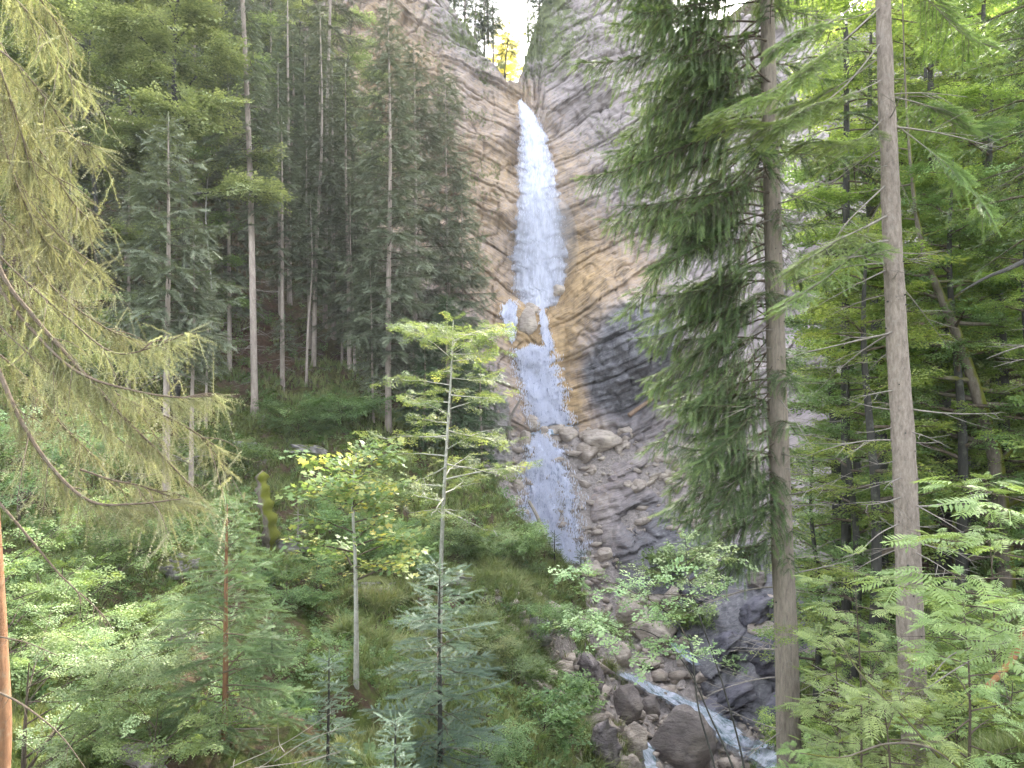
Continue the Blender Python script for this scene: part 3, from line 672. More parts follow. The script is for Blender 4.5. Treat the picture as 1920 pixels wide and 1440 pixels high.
def put_tree(kit, name, label, cat, loc, mats, rot=0.0, group=None, scale=1.0, lean=(0, 0)):
    o = thing(name, label, cat, tuple(loc), (lean[0], lean[1], rot), group, scale)
    t = part('trunk', kit['trunk'], mats[0], o)
    if kit.get('wood') is not None: part('branch_wood', kit['wood'], mats[1], o)
    part('crown', kit['crown'], mats[2], o)
    if kit.get('dead') is not None: part('dead_branches', kit['dead'], mats[3], o)
    return o
def copy_tree(src, loc, rot, scale, label, lean=(0, 0)):
    r_ = src.copy(); C.objects.link(r_); r_.location = tuple(loc); r_.rotation_euler = (lean[0], lean[1], rot); r_.scale = (scale[0], scale[0], scale[1]); r_['label'] = label
    for ch in list(src.children):
        c = ch.copy(); C.objects.link(c); c.parent = r_
    return r_

# ------------------------------------------------------------------ broadleaf builder
def broadleaf(seed, trunk_pts, tr, limbs, tpl=BEECH, ss=.8, nspray=14, tip=.2, flat=.18, tr_end=.15, sub=3, rise=.25, n0=40, tint=None, jit=.12, fsides=8):
    """limbs: list of (fraction along trunk, azimuth, elevation, length)"""
    rr = np.random.default_rng(seed); tp = crv(trunk_pts, n0); ts = np.linspace(0, 1, n0); rad = tr * (1 - ts * (1 - tr_end))
    trunk = Geo(); V, Fs = tube(tp, rad, fsides); trunk.add(V, Fs); wood = Geo(); crown = Geo(); pos = []; dr = []; sc = []
    def limb(p0, az, el, L, r0, depth):
        n = 8; s_ = np.linspace(0, 1, n); az_ = az + rr.normal(0, .25) * s_ + rr.normal(0, .15); e_ = el * (1 - .5 * s_) if depth == 0 else el * (1 - .3 * s_)
        st_ = np.stack([np.cos(az_) * np.cos(e_), np.sin(az_) * np.cos(e_), np.sin(e_)], -1) * (L / (n - 1)); st_[0] = 0
        bp = p0 + np.cumsum(st_, 0) + rr.normal(0, .015 * L, (n, 3)) * s_[:, None]
        V, Fs = tube(bp, r0 * (1 - .85 * s_), 5, False); wood.add(V, Fs)
        k = max(3, int(nspray * (L / 2.5) * (1 if depth == 0 else .8)))
        f = rr.uniform(.25 if depth == 0 else .12, 1, k); b = np.stack([np.interp(f, s_, bp[:, q]) for q in range(3)], -1)
        sg = rr.choice([-1, 1], k); a = az + sg * rr.uniform(.2, 1.25, k); dv = np.stack([np.cos(a), np.sin(a), rr.normal(.02, flat, k)], -1)
        pos.append(b + rr.normal(0, jit, (k, 3)) * [1, 1, .5]); dr.append(dv); sc.append(ss * rr.uniform(.6, 1.25, k))
        if depth < 1:
            for q in range(sub):
                f = rr.uniform(.3, .9); b = np.array([np.interp(f, s_, bp[:, c]) for c in range(3)])
                limb(b, az + rr.choice([-1, 1]) * rr.uniform(.5, 1.1), el * .5 + rr.normal(.05, .12), L * rr.uniform(.35, .6) * (1.1 - f * .5), r0 * .45, depth + 1)
    for (f, az, el, L) in limbs:
        p0 = np.array([np.interp(f, ts, tp[:, q]) for q in range(3)]); limb(p0, az, el, L, float(np.interp(f, ts, rad)) * .5 + .004, 0)
    k = 5; pos.append(np.repeat(tp[-1:], k, 0)); a = rr.uniform(0, 6.28, k); dr.append(np.stack([np.cos(a), np.sin(a), np.full(k, .6)], -1)); sc.append(np.full(k, ss * .8))
    pos = np.concatenate(pos); dr = np.concatenate(dr); sc = np.concatenate(sc)
    stamp_many(crown, tpl, pos, frames(dr, None, rr.normal(0, .35, len(pos)), sc), None if tint is None else tint(rr, pos), rr)
    return dict(trunk=trunk.mesh('trunk', True), wood=wood.mesh('branches', True), crown=crown.mesh('crown'))
def ring_limbs(seed, n, f0, f1, L0, L1, el=.35, elv=.2, az0=None, spread=6.28):
    rr = np.random.default_rng(seed); o = []
    for i in range(n):
        f = f0 + (f1 - f0) * (i + rr.random() * .8) / n; az = (i * 2.4 + rr.normal(0, .3)) if az0 is None else az0 + rr.uniform(-.5, .5) * spread
        o.append((f, az, rr.normal(el, elv), (L0 + (L1 - L0) * (i / n)) * rr.uniform(.75, 1.2)))
    return o

# ------------------------------------------------------------------ falling water
def water_sheet(rows, Yg, nu, nv, bulge=.3, rough=.12, seed=1, off=0.0, squeeze=1.0, gap=None, jag=5, edk=5):
    rows = np.array(rows, float); t = np.linspace(0, 1, nv); rp = np.linspace(rows[0, 0], rows[-1, 0], nv)
    xl = np.interp(rp, rows[:, 0], rows[:, 1]); xr = np.interp(rp, rows[:, 0], rows[:, 2]); u = np.linspace(0, 1, nu); jw = .09 * (xr - xl); xl = xl + jw * fbm(rp * .13, seed, 0, 3, 5); xr = xr + jw * fbm(rp * .13, seed + 9, 0, 3, 6)
    w = (xr - xl); c = (xl + xr) / 2; PX = c[:, None] + (u[None] - .5) * w[:, None] * squeeze; PY = np.repeat(rp[:, None], nu, 1) + jag * fbm(u[None] * 5 + seed, 0 * rp[:, None], 3, 3, 8) * (rows[-1, 0] > rows[0, 0] + 20)
    Y = Yg(PX, PY) - off - bulge * (1 - (2 * u[None] - 1) ** 2)
    X0 = P(PX, PY, Y); Y = Y - rough * (fbm(X0[..., 0] * 2.2, X0[..., 2] * .6, 0 * Y, 3, seed) + .8 * abs(vnoise(X0[..., 0] * 5.5, X0[..., 2] * 1.1, 0 * Y, seed)))
    V = P(PX, PY, Y)
    fu = V[..., 0] + .25 * fbm(V[..., 0] * .8, V[..., 2] * .3, 0 * Y, 2, seed + 5); fv = np.cumsum(np.r_[0, np.linalg.norm(np.diff(V.mean(1), axis=0), axis=-1)])[:, None] + 0 * PX
    ed = np.minimum(np.minimum(u, 1 - u)[None] * edk, 1) + 0 * PX
    ed = np.minimum(ed, np.minimum(t[:, None] * 14 + .3, 1)); ed = ed - .35 * (1 - ed) * (fbm(V[..., 0] * 3, V[..., 2] * .8, 0 * Y, 2, 77) + .5)
    if gap: ed = ed - 1.3 * np.exp(-((u[None] - gap[0] - .05 * np.sin(t[:, None] * 9)) / gap[1]) ** 2) * sstep(gap[2], gap[2] + .1, t)[:, None]
    return V, ed, fu, fv
def water_mesh(name, V, ed, fu, fv):
    return make_mesh(name, V.reshape(-1, 3), grid_faces(*V.shape[:2]), None, True, dict(edge=ed, fu=fu, fv=fv))
def drops(V, n, spread, ln, wd, seed, updown=.1, sz=1.0, bias=None):
    """thin falling streaks of spray around a water sheet"""
    rr = np.random.default_rng(seed); nv, nu = V.shape[:2]
    i = rr.uniform(0, nv - 1.01, n) if bias is None else (nv - 1.01) * rr.random(n) ** bias
    q = .5 + rr.normal(0, .25, n); q = np.where(abs(q - .5) > .56, rr.random(n), q); j = (nu - 1.01) * q; jc = np.clip(j, 0, nu - 1.01); a = i.astype(int); b = jc.astype(int)
    p = V[a, b] + (V[np.minimum(a + 1, nv - 1), b] - V[a, b]) * (i - a)[:, None] + (V[a, b + 1] - V[a, b]) * (j - b)[:, None]
    p = p + rr.normal(0, 1, (n, 3)) * [spread * .35, spread, spread * .3] - [0, spread * .8, 0]
    L = ln * rr.uniform(.4, 1.6, n); w = wd * rr.uniform(.5, 1.5, n)
    tpl = (np.array([(0, 0, .5), (-.5, 0, 0), (0, -.5, 0), (.5, 0, 0), (0, 0, -.5)], float), np.array([(0, 1, 2), (0, 2, 3), (4, 2, 1), (4, 3, 2)]), np.zeros(5))
    Mx = np.zeros((n, 3, 3)); Mx[:, 0, 0] = w; Mx[:, 1, 1] = w; Mx[:, 2, 2] = L; Mx[:, 0, 2] = L * rr.normal(0, .12, n)
    g = Geo(); g.stamp(tpl, p, Mx, rr.random(n)); return g.mesh('spray')
fallrows = [(188, 971, 977), (198, 973, 986), (215, 976, 1002), (250, 977, 1019), (300, 975, 1031), (350, 972, 1042), (400, 969, 1049), (450, 968, 1054), (500, 967, 1061), (545, 967, 1066), (576, 968, 1052)]
def fallY(px, py): return np.interp(py, [188, 215, 260, 350, 575], [81.2, 79.8, 78.5, 77.2, 75.2])
o = thing('waterfall', 'tall white main waterfall plunging from the notch in the cliff', 'waterfall', tuple(P(1005, 576, 75.4)))
def wpart(name, me, mat, parent):
    me.transform(Matrix.Translation(-Vector(parent.location))); return part(name, me, mat, parent)
V0 = None
for k, (off, sq) in enumerate([(0, .92), (.5, .98), (1.0, .85)]):
    V, ed, fu, fv = water_sheet(fallrows, fallY, 44, 150, .5, .16, 3 + k, off, sq * 1.2, edk=2.6); V0 = V if k == 1 else V0
    wpart('water_sheet', water_mesh('water_sheet', V, ed * (1, .9, .75)[k], fu + k * 9, fv + k * 3), 'fall', o)
wpart('spray', drops(V0, 3500, .3, .22, .03, 5), 'drop', o)
def terrainY(smooth=3, off=.28, near=53):
    def f(PX, PY):
        nv, nu = PX.shape; H = hits(PX, PY)[..., 1]
        H = np.where(H < near, 59.0, H); B = H.copy()
        for _ in range(smooth):
            B[1:-1] = (B[:-2] + B[1:-1] * 2 + B[2:]) / 4; B[:, 1:-1] = (B[:, :-2] + B[:, 1:-1] * 2 + B[:, 2:]) / 4
        return np.minimum(B, H + .3) - off
    return f
casc = [('left_cascade', [(566, 938, 972), (580, 936, 972), (600, 941, 972), (620, 950, 970), (640, 957, 966)], 'narrow left branch of the cascade below the main fall', 14, 24),
        ('right_cascade', [(580, 1010, 1022), (605, 1011, 1029), (630, 1015, 1036), (660, 1022, 1044)], 'thin right branch of the cascade beside the tan rock pillar', 10, 24),
        ('middle_cascade', [(650, 962, 1030), (668, 964, 1044), (700, 968, 1053), (730, 975, 1060), (760, 984, 1066), (797, 992, 1076)], 'broad white cascade widening down to the boulder pool', 60, 90),
        ('lower_cascade', [(816, 985, 1030), (830, 982, 1042), (850, 977, 1064), (875, 974, 1073), (900, 973, 1075), (920, 971, 1088), (950, 969, 1092), (985, 985, 1094), (1020, 1015, 1098), (1056, 1050, 1106)], 'foaming lowest cascade spilling from the boulder ledge', 84, 130)]
for nm, rows, lb, nu, nv in casc:
    o = thing('waterfall', lb, 'cascade', tuple(hit(rows[-1][1] + 10, rows[-1][0])))
    V, ed, fu, fv = water_sheet(rows, terrainY(2, .22), nu, nv, .1, .3, 11, gap={'lower_cascade': (.72, .07, .33), 'middle_cascade': (.12, .05, .5)}.get(nm))
    wpart('water_sheet', water_mesh('water_sheet', V, np.clip(ed * 1.1, -1, 1), fu, fv), 'cascade', o)
    wpart('spray', drops(V, min(9000, int(nu * nv * 2.5)), .16, .26, .05, 21), 'drop', o)
def pond(name, poly, lift, lab, step=6):
    """a stretch of stream laid on the bed, rows of (py, xl, xr)"""
    V, ed, fu, fv = water_sheet(poly, terrainY(3, 0, 5), 22, 44, 0, 0, 9, jag=0)
    V[..., 2] = V[..., 2] + lift + .05 * fbm(V[..., 0] * 2, V[..., 1] * 2, 0 * V[..., 0], 2, 3); ed = np.clip(ed * 1.7 - .2 - .9 * np.clip(fbm(V[..., 0] * .9, V[..., 1] * .9, 0 * V[..., 0], 3, 19) - .05, 0, 1), -1, 1)
    me = water_mesh(name, V, ed, (V[..., 0] + V[..., 1]) * .9, (V[..., 1] - V[..., 0]) * 3.0); setting(name, me, 'stream', label=lab)
bm = bmesh.new(); bmesh.ops.create_icosphere(bm, subdivisions=3, radius=1); mm_ = bpy.data.meshes.new('mist'); bm.to_mesh(mm_); bm.free()
m, nt, out, N = new_mat('mist_air'); pv = N('ShaderNodeVolumePrincipled'); pv.inputs['Color'].default_value = (.93, .94, 1, 1); pv.inputs['Density'].default_value = .12
nt.links.new(pv.outputs[0], out.inputs['Volume']); M['mist'] = m
o = setting('mist', mm_, 'mist', 'stuff', 'thin mist round the foot of the main fall'); o.location = tuple(P(1024, 470, 75.2)); o.scale = (3.4, 2.2, 6.5)
pond('pool_water', [(793, 1018, 1086), (806, 1000, 1086), (820, 985, 1060)], .22, 'small foaming pool held by boulders between the cascades')
pond('stream_water', [(1280, 1145, 1180), (1292, 1165, 1212), (1310, 1195, 1242), (1330, 1240, 1292), (1350, 1272, 1340), (1375, 1315, 1382), (1400, 1340, 1400), (1425, 1360, 1440), (1450, 1390, 1475), (1480, 1420, 1510)], .6, 'milky turquoise stream running between the rocks')
pond('stream_water', [(1218, 1250, 1262), (1238, 1262, 1290), (1255, 1280, 1312), (1268, 1300, 1320)], .6, 'small side pool of pale water among grey stones')
pond('stream_water', [(1412, 1192, 1212), (1425, 1198, 1226), (1445, 1205, 1232), (1480, 1205, 1240)], .6, 'thin white spill of water between the front boulders')

# ------------------------------------------------------------------ rocks
def rock_mesh(name, seed, size, facets=9, rough=.1, sub=4, strat=0.0):
    rr = np.random.default_rng(seed); bm = bmesh.new(); bmesh.ops.create_icosphere(bm, subdivisions=sub, radius=1)
    V = np.array([v.co[:] for v in bm.verts]); F = np.array([[v.index for v in f.verts] for f in bm.faces]); bm.free()
    for _ in range(facets):
        n = norm(rr.normal(0, 1, 3)[None])[0]; d = rr.uniform(.55, .9); q = V @ n; V = V - np.clip(q - d, 0, 9)[:, None] * n * .92
    V = V * (1 + rough * fbm(V[:, 0] * 1.6 + seed, V[:, 1] * 1.6, V[:, 2] * 1.6, 4, seed)[:, None]) + .025 * fbm(V[:, 0] * 7, V[:, 1] * 7, V[:, 2] * 7, 2, seed)[:, None]
    if strat:
        strat *= 1.5
        s_ = V[:, 2] * strat + .3 * fbm(V[:, 0] * 1.5, V[:, 1] * 1.5, 0 * V[:, 0], 2, seed); f = s_ - np.floor(s_); k = 1 - .22 * sstep(.6, .95, f) + .16 * vnoise(np.floor(s_), V[:, 0] * 2, V[:, 1] * 2, seed)
        V[:, :2] *= k[:, None]
    return make_mesh(name, V * np.array(size) / 2, F, None, False if strat else True)
def rock(px, py, w, h, label, mat='boulder', seed=1, rot=0.0, name='boulder', group=None, deep=.9, strat=0, sink=.12, cat='boulder', facets=9, tilt=0, Y=None):
    b = hit(px, py + h * .42) if Y is None else P(px, py + h * .42, Y); s_ = b[1] / FPX; W_ = w * s_; H_ = h * s_
    me = rock_mesh(name, seed, (W_ * 1.08, W_ * deep, H_ * 1.2), facets, .16, 4, strat)
    c = P(px, py, b[1] + W_ * deep * .25)
    return single(name, me, mat, label, cat, tuple(c), (tilt * .4, tilt, rot), group)
RK = [
 (1000,796,38,36,'smooth grey-brown boulder on the left rim of the small pool','boulder',3,.3),
 (1044,806,46,24,'low brown boulder lying across the outlet of the small pool','boulder',4,.1),
 (1021,808,17,16,'small round stone leaning on the low brown boulder','boulder',5,.5),
 (1023,821,20,15,'little grey stone at the brink of the lowest cascade','boulder',6,.2),
 (1066,818,42,32,'rust-tinted boulder left of the largest pale boulder','boulder',7,.9),
 (1123,831,78,46,'largest pale boulder on the ledge beside the lowest cascade','boulder',8,.2),
 (1098,853,48,40,'angular wedge-shaped boulder under the largest pale boulder','boulder',9,2.2),
 (1176,815,36,26,'flat-topped pale boulder right of the largest one','boulder',10,.4),
 (1172,834,22,17,'small grey stone right of the largest pale boulder','boulder',11,.1),
 (1160,842,20,18,'lumpy tan stone touching the right end of the largest boulder','boulder',12,.7),
 (1104,809,18,15,'small stone wedged behind the largest pale boulder','boulder',13,.3),
 (1155,822,18,16,'grey-tan stone between the largest and the flat-topped boulder','boulder',14,.9),
 (985,826,22,34,'tall tan rock on the left bank at the top of the lowest cascade','boulder',15,.2),
 (1050,547,42,26,'rounded boulder on the tan rock beneath the main fall','boulder',16,.2),
 (1018,556,38,16,'flat slab left of the rounded boulder beneath the main fall','boulder',17,.4),
 (1000,580,30,24,'tan block splitting the water at the foot of the main fall','boulder',18,.1),
 (1109,881,28,19,'rounded stone on the scree below the wedge-shaped boulder','boulder',19,.6),
 (1090,877,20,13,'small dark-sided stone in the hollow below the wedge-shaped boulder','boulder_dark',20,.6),
 (1197,912,36,24,'pale angular block on the scree at the right','boulder',21,1.1),
 (1178,908,15,12,'small pale stone beside the angular block on the scree','boulder',22,.2),
 (1150,898,18,13,'blue-grey stone half buried in the middle of the scree','boulder_moss',23,.2),
 (978,880,16,26,'grey rock on the left edge halfway down the lowest cascade','boulder',24,.2),
 (972,912,22,24,'brown rock jutting over the left edge of the lowest cascade','boulder',25,.8),
 (1006,853,15,22,'dark rock poking through the top of the lowest cascade','boulder_dark',26,.5),
 (1134,1042,42,26,'pinkish rock at the foot of the lowest cascade','boulder',27,.3),
 (1112,1066,50,22,'flat pink-tan slab below the foot of the lowest cascade','boulder',28,.1),
 (1222,1190,92,62,'big tan slab leaning over the stream bed','boulder',29,.5),
 (1180,1150,58,44,'pale rock above the big tan slab','boulder',30,.9),
 (1208,1243,56,24,'low tan rock with a dark gap above it','boulder',31,.2),
 (1165,1228,44,44,'brown rock at the left side of the stream bed','boulder',32,.2),
 (1175,1322,66,62,'dark wet boulder with pale veins beside the stream','boulder_dark',33,.5),
 (1221,1330,36,44,'dark brown upright boulder right of the dark veined one','boulder_dark',34,.2),
 (1272,1392,130,106,'huge brown-grey boulder with a mossy top in front of the stream','boulder_dark',35,.3),
 (1186,1395,60,62,'flat tan boulder left of the huge brown-grey boulder','boulder',36,.8),
 (1180,1448,44,60,'tan rock at the bottom edge left of the water spill','boulder',37,.4),
 (1322,1268,40,20,'pale flat stone between side pool and dark slate bank','boulder',39,.4),
 (1285,1205,26,18,'grey stone right of the big tan slab','boulder',40,.4),
 (988,612,34,60,'tan rock pillar between the two upper cascade branches','boulder',45,.3),
 (1262,1326,20,14,'small wet stone splitting the upper part of the stream','boulder_dark',61,.3),
 (1338,1362,22,14,'rounded stone in midstream','boulder',62,.9),
 (1245,1312,16,10,'little stone on the stream edge behind the upright boulder','boulder',63,.2),
 (1300,1322,26,16,'grey stone on the far bank of the stream','boulder',64,1.2),
 (1392,1372,34,22,'tan stone where the stream passes toward the thick stem','boulder',65,.2),
 (1360,1345,24,14,'flat stone on the far bank below the slate','boulder',66,.7),
 (1440,1130,36,24,'brown block on the slate bank left of the thick trunk','boulder',41,.4),
 (1428,1180,50,26,'tan slab lying on the slate bank behind the thick trunk','boulder',42,.3),
 (1415,1090,44,36,'dark split block on the slate bank','boulder_dark',43,.3),
]
for r_ in RK:
    px, py, w, h_, lb, mt, sd_, rt = r_
    rock(px, py, w, h_, lb, mt, sd_, rt, facets=7 + sd_ % 5, group='boulders of the stream and ledge' )
OC = [(1003,1168,66,60,'layered grey rock outcrop on the right flank of the grassy spur',51,5),(1105,1245,60,90,'dark layered rock outcrop above the veined boulder',52,6),
      (335,1050,64,44,'white layered rock under mossy cushions on the left slope',53,4),(470,830,70,30,'pale broken rock below the foremost tall spruce',54,4),
      (540,1010,70,50,'pale rock shelf beside the small dead spruce',55,4),(700,1090,110,34,'low layered rock step left of the white sapling trunk',56,3),
      (855,1075,70,36,'grey rock step right of the white sapling trunk',57,3),(575,835,90,26,'small pale rock band at the edge of the wood',58,3),
      (340,1180,70,30,'dark overhanging rock ledge above the leaning beech sprays',59,3),(280,1400,110,44,'dark rock hollow at the bottom left',60,3),(1130,1380,60,90,'dark rock flank of the spur at the bottom centre',61,5),
      (890,1020,50,26,'grey stones showing through the grass on the spur crest',62,3),(930,760,60,70,'layered reddish rock left of the middle cascade',63,5),(940,840,50,60,'broken brown rock on the left bank of the pool',64,4)]
for px, py, w, h_, lb, sd_, stt in OC:
    rock(px, py + h_ * .3, w * 1.05, h_ * 1.0, lb, 'boulder_moss' if 'dark' in lb else 'outcrop', sd_, .3 * (sd_ % 5), 'rock_outcrop', None, .8, stt * .7, cat='rock outcrop', facets=10, tilt=.12)
for px, py, w, h_, lb, sd_, tl in [(1395, 1300, 150, 60, 'long dark slate slab slanting above the stream', 81, .5), (1345, 1325, 120, 34, 'low dark slate ledge along the far bank of the stream', 82, .35), (1455, 1235, 110, 90, 'dark layered slate block behind the thick stem', 83, .5), (1310, 1105, 90, 60, 'dark slate knob above the tan slab', 84, .6), (1420, 1150, 90, 50, 'fractured slate step between the brown block and the tan slab', 85, .5), (1365, 1215, 90, 46, 'slanted slate plate in the middle of the bank', 86, .55), (1465, 1330, 90, 50, 'dark slate ledge just left of the thick stem near the water', 87, .4), (1265, 1120, 50, 40, 'pale grey broken block at the top of the gully', 88, .4)]:
    rock(px, py, w, h_, lb, 'slate' if 'dark' in lb or 'slate' in lb else 'boulder', sd_, .2, 'slate_block', 'slate blocks of the bank', .8, 3.5, cat='slate rock', facets=12, tilt=-tl)
# loose rubble on the bed and scree
def in_bed(n, pxr, pyr, seed, minrock=.5):
    rr = np.random.default_rng(seed); o = []
    for a, b in zip(rr.uniform(*pxr, n), rr.uniform(*pyr, n)):
        p = hit(a, b)
        if interp(gx, gy, GR, p[0], p[1]) > minrock and p[1] > 28 and p[2] < gz(p[0], p[1]) + .3: o.append(p)
    return np.array(o)
bm = bmesh.new(); bmesh.ops.create_icosphere(bm, subdivisions=1, radius=1); rv = np.array([v.co[:] for v in bm.verts]); rf = np.array([[v.index for v in f.verts] for f in bm.faces]); bm.free()
pp = in_bed(3200, (930, 1520), (780, 1440), 5); g = Geo(); rr = np.random.default_rng(8)
for k in range(6):
    q = pp[k::6]; tv = rv * (1 + rr.normal(0, .28, (len(rv), 1))) * [1, .75, .5]
    s_ = .09 + .62 * rr.random(len(q)) ** 4.5; g.stamp((tv, rf, np.zeros(len(rv))), q + [0, 0, .02], frames(rr.normal(0, 1, (len(q), 3)) * [1, 1, .4], None, None, s_))
setting('rubble', g.mesh('rubble'), 'boulder', 'stuff')
o = single('fallen_log', (lambda g: (g.add(*tube(crv([(-1.2, 0, 0), (0, .1, .05), (1.5, 0, .1)], 14), np.linspace(.22, .16, 14) , 10)), g.mesh('fallen_log', True))[1])(Geo()), 'wood', 'brown log stranded on the scree under the dark slate wall', 'log', tuple(hit(1198, 772) + [0, -.4, .3]), (0, -.55, .2))
def stick(name, pts, r0, r1, mat, label, cat, group=None, sides=7):
    p = crv(pts, 18); g = Geo(); V, Fs = tube(p - p[0], np.linspace(r0, r1, 18), sides); g.add(V, Fs)
    return single(name, g.mesh(name, True), mat, label, cat, tuple(p[0]), group=group)
a = hit(955, 825); stick('dead_stub', [a, P(955, 790, a[1] - .1), P(972, 755, a[1] - .3), P(978, 745, a[1] - .3)], .2, .05, 'twigGrey', 'grey broken tree stub leaning out beside the middle cascade', 'dead tree')
a = hit(1035, 1015); stick('dead_pole', [P(992, 940, 46.5), P(1008, 970, 46), P(1024, 1015, 45.5)], .09, .14, 'twigGrey', 'bare grey pole lying down the crest of the spur by the falls', 'dead branch')

# ------------------------------------------------------------------ conifers of the left wood
ZL = -.015
def tmode(o): o.rotation_mode = 'ZYX'; return o
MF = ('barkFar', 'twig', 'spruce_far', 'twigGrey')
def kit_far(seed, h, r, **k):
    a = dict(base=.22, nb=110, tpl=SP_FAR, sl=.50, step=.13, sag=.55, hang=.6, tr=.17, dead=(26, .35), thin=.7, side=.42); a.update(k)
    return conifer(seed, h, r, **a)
def con(px, pyb, Y, top, r, label, seed, mats=MF, name='spruce', lean=ZL, group='front spruces of the left wood', cat='spruce tree', **k):
    b = hit(px, pyb) if Y is None else at(px, Y); Yb = b[1]; h_ = zpix(top, Yb) - b[2]
    kit = kit_far(seed, h_, r, **k); o = put_tree(kit, name, label, cat, b, mats, 0, group); o.rotation_mode = 'ZYX'; o.rotation_euler = (0, lean, 0); return o
con(478, 775, None, -700, 2.7, 'tall straight spruce whose pale stem foot stands on the mossy rock edge', 101, base=.22, nb=190, tr=.21, dead=(70, .4), shape=.35, side=.35, updir=.25, rmap=lambda f, az: np.random.default_rng(int(f * 1e5)).uniform(.35, 1.2))
con(608, 640, 58, -500, 2.6, 'bare pale-stemmed spruce behind the mossy-rock spruce', 102, base=.45, nb=100, tr=.2, dead=(50, .6), shape=.4)
con(728, 805, None, 20, 3.5, 'slim spruce with a grey stem and pointed top against the left cliff', 103, base=.12, nb=150, tr=.20, dead=(60, .45), shape=.6)
con(779, 660, 53, 85, 4.7, 'spruce with wide right-hand boughs next to the waterfall', 104, base=.08, nb=150, tr=.20, dead=(50, .35), shape=.6)
con(311, 932, None, 225, 3.2, 'dark layered spruce with a pinkish stem on the left slope', 105, base=.38, nb=80, tr=.16, dead=(50, .5), shape=.7)
con(358, 912, None, 420, 1.5, 'thin spruce pole just right of the dark layered spruce', 106, base=.45, nb=46, tr=.10, dead=(46, .55))
con(541, 600, 60, -60, 2.4, 'spruce with two-toned bark between the two tallest stems', 107, base=.35, nb=80, tr=.2, dead=(40, .5))
con(574, 725, None, 380, 1.5, 'thin grey spruce pole at the dark edge of the wood', 108, base=.5, nb=40, tr=.09, dead=(50, .7))
con(386, 800, None, 540, 1.3, 'short shaded spruce left of the mossy-rock spruce', 109, base=.4, nb=46, tr=.08, dead=(30, .6))
con(700, 790, None, 480, 1.6, 'young leaning spruce pole just left of the slim spruce', 110, base=.4, nb=46, tr=.08, dead=(36, .6), lean=-.03)
con(135, 660, 44, 150, 2.6, 'spruce stem showing through the larch curtain', 111, base=.3, nb=80, tr=.13)
con(845, 940, 46, 560, 2.4, 'dense dark spruce crowded against the foot of the falls', 112, base=.05, nb=120, tr=.15, dead=(10, .1), shape=.65, mats=('barkFar', 'twig', 'spruce', 'twigGrey'))
con(795, 960, 45, 640, 2.0, 'dark young spruce behind the layered sapling', 113, base=.05, nb=90, tr=.12, dead=(10, .1), mats=('barkFar', 'twig', 'spruce', 'twigGrey'))
con(905, 930, 48, 690, 1.5, 'dark small spruce at the brink of the spur', 114, base=.04, nb=80, tr=.1, dead=(6, .1), mats=('barkFar', 'twig', 'spruce', 'twigGrey'))
con(655, 700, 52, 120, 3.0, 'full grey-green spruce just left of the slim pointed one', 116, base=.12, nb=130, tr=.16, shape=.6)
con(872, 800, 55, 330, 3.3, 'drooping spruce standing closest to the left side of the falls', 117, base=.05, nb=120, tr=.14, shape=.6)
con(848, 800, 55, 130, 3.0, 'tall full spruce standing between the wide-boughed spruce and the falls', 120, base=.05, nb=170, tr=.16, shape=.5)
con(430, 760, 49, 90, 3.0, 'full-crowned shaded spruce left of the tallest pale stem', 118, base=.2, nb=130, tr=.15, shape=.6)
con(240, 760, 44, 300, 2.8, 'dark spruce between the larch curtain and the dark layered spruce', 119, base=.15, nb=120, tr=.13, shape=.6)
con(532, 740, None, 600, .8, 'dead-looking thin sapling in front of the brown forest floor', 115, base=.6, nb=16, tr=.05, dead=(26, .9))
# the dim wood behind: shared kits
protos = []
for k, (h_, r_, bs) in enumerate([(24, 2.9, .18), (21, 2.5, .3), (27, 3.1, .25), (17, 2.6, .08), (23, 2.7, .4)]):
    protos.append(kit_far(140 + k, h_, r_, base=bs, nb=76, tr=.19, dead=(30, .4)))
rr = np.random.default_rng(99); bgs = []
for px in range(-140, 640, 42):
    for Y in (50, 56, 63, 71, 80):
        if rr.random() < (.78 if px > 420 or Y > 60 else .35): bgs.append((px + rr.uniform(-20, 20) + (Y % 7) * 3, Y + rr.uniform(-2.5, 2.5)))
bgs += [(655, 62), (672, 58), (690, 66), (640, 55), (720, 62), (750, 58), (812, 56), (835, 60), (665, 52), (760, 54), (800, 60), (690, 57), (860, 56)]
first = {}
LM = [(-999, 'at the very left edge'), (-20, 'behind the upper larch curtain'), (70, 'behind the half-hidden bright beech'), (160, 'left of the dark layered spruce'), (235, 'just behind the dark layered spruce'), (305, 'below the large dark-stemmed beech'), (365, 'right of the large dark-stemmed beech'), (425, 'left of the mossy-rock spruce'), (480, 'right of the mossy-rock spruce'), (520, 'around the two-toned stem'), (560, 'behind the thin grey pole'), (600, 'behind the bare pale stem'), (640, 'left of the slim pointed spruce'), (700, 'behind the slim pointed spruce'), (740, 'behind the wide-boughed spruce'), (820, 'nearest the left wall of the falls')]
RANK = ['nearest', 'second-nearest', 'third-nearest', 'fourth-nearest', 'fifth-nearest', 'sixth-nearest', 'farthest', 'very farthest', 'last']
wz = lambda px: [l for x, l in LM if px >= x][-1]
zone = {}
for px, Y in sorted(bgs, key=lambda q: q[1]):
    if 430 < px < 520 and Y < 60: continue
    zone.setdefault(wz(px), []).append(Y)
def wlabel(px, Y):
    z = zone.get(wz(px), [Y]); k = z.index(Y) if Y in z else 0
    return (RANK + ['hindmost', 'deepest', 'dimmest', 'smallest-looking', 'faintest'])[min(k, 13)] + ' shaded spruce in the dim wood ' + wz(px)
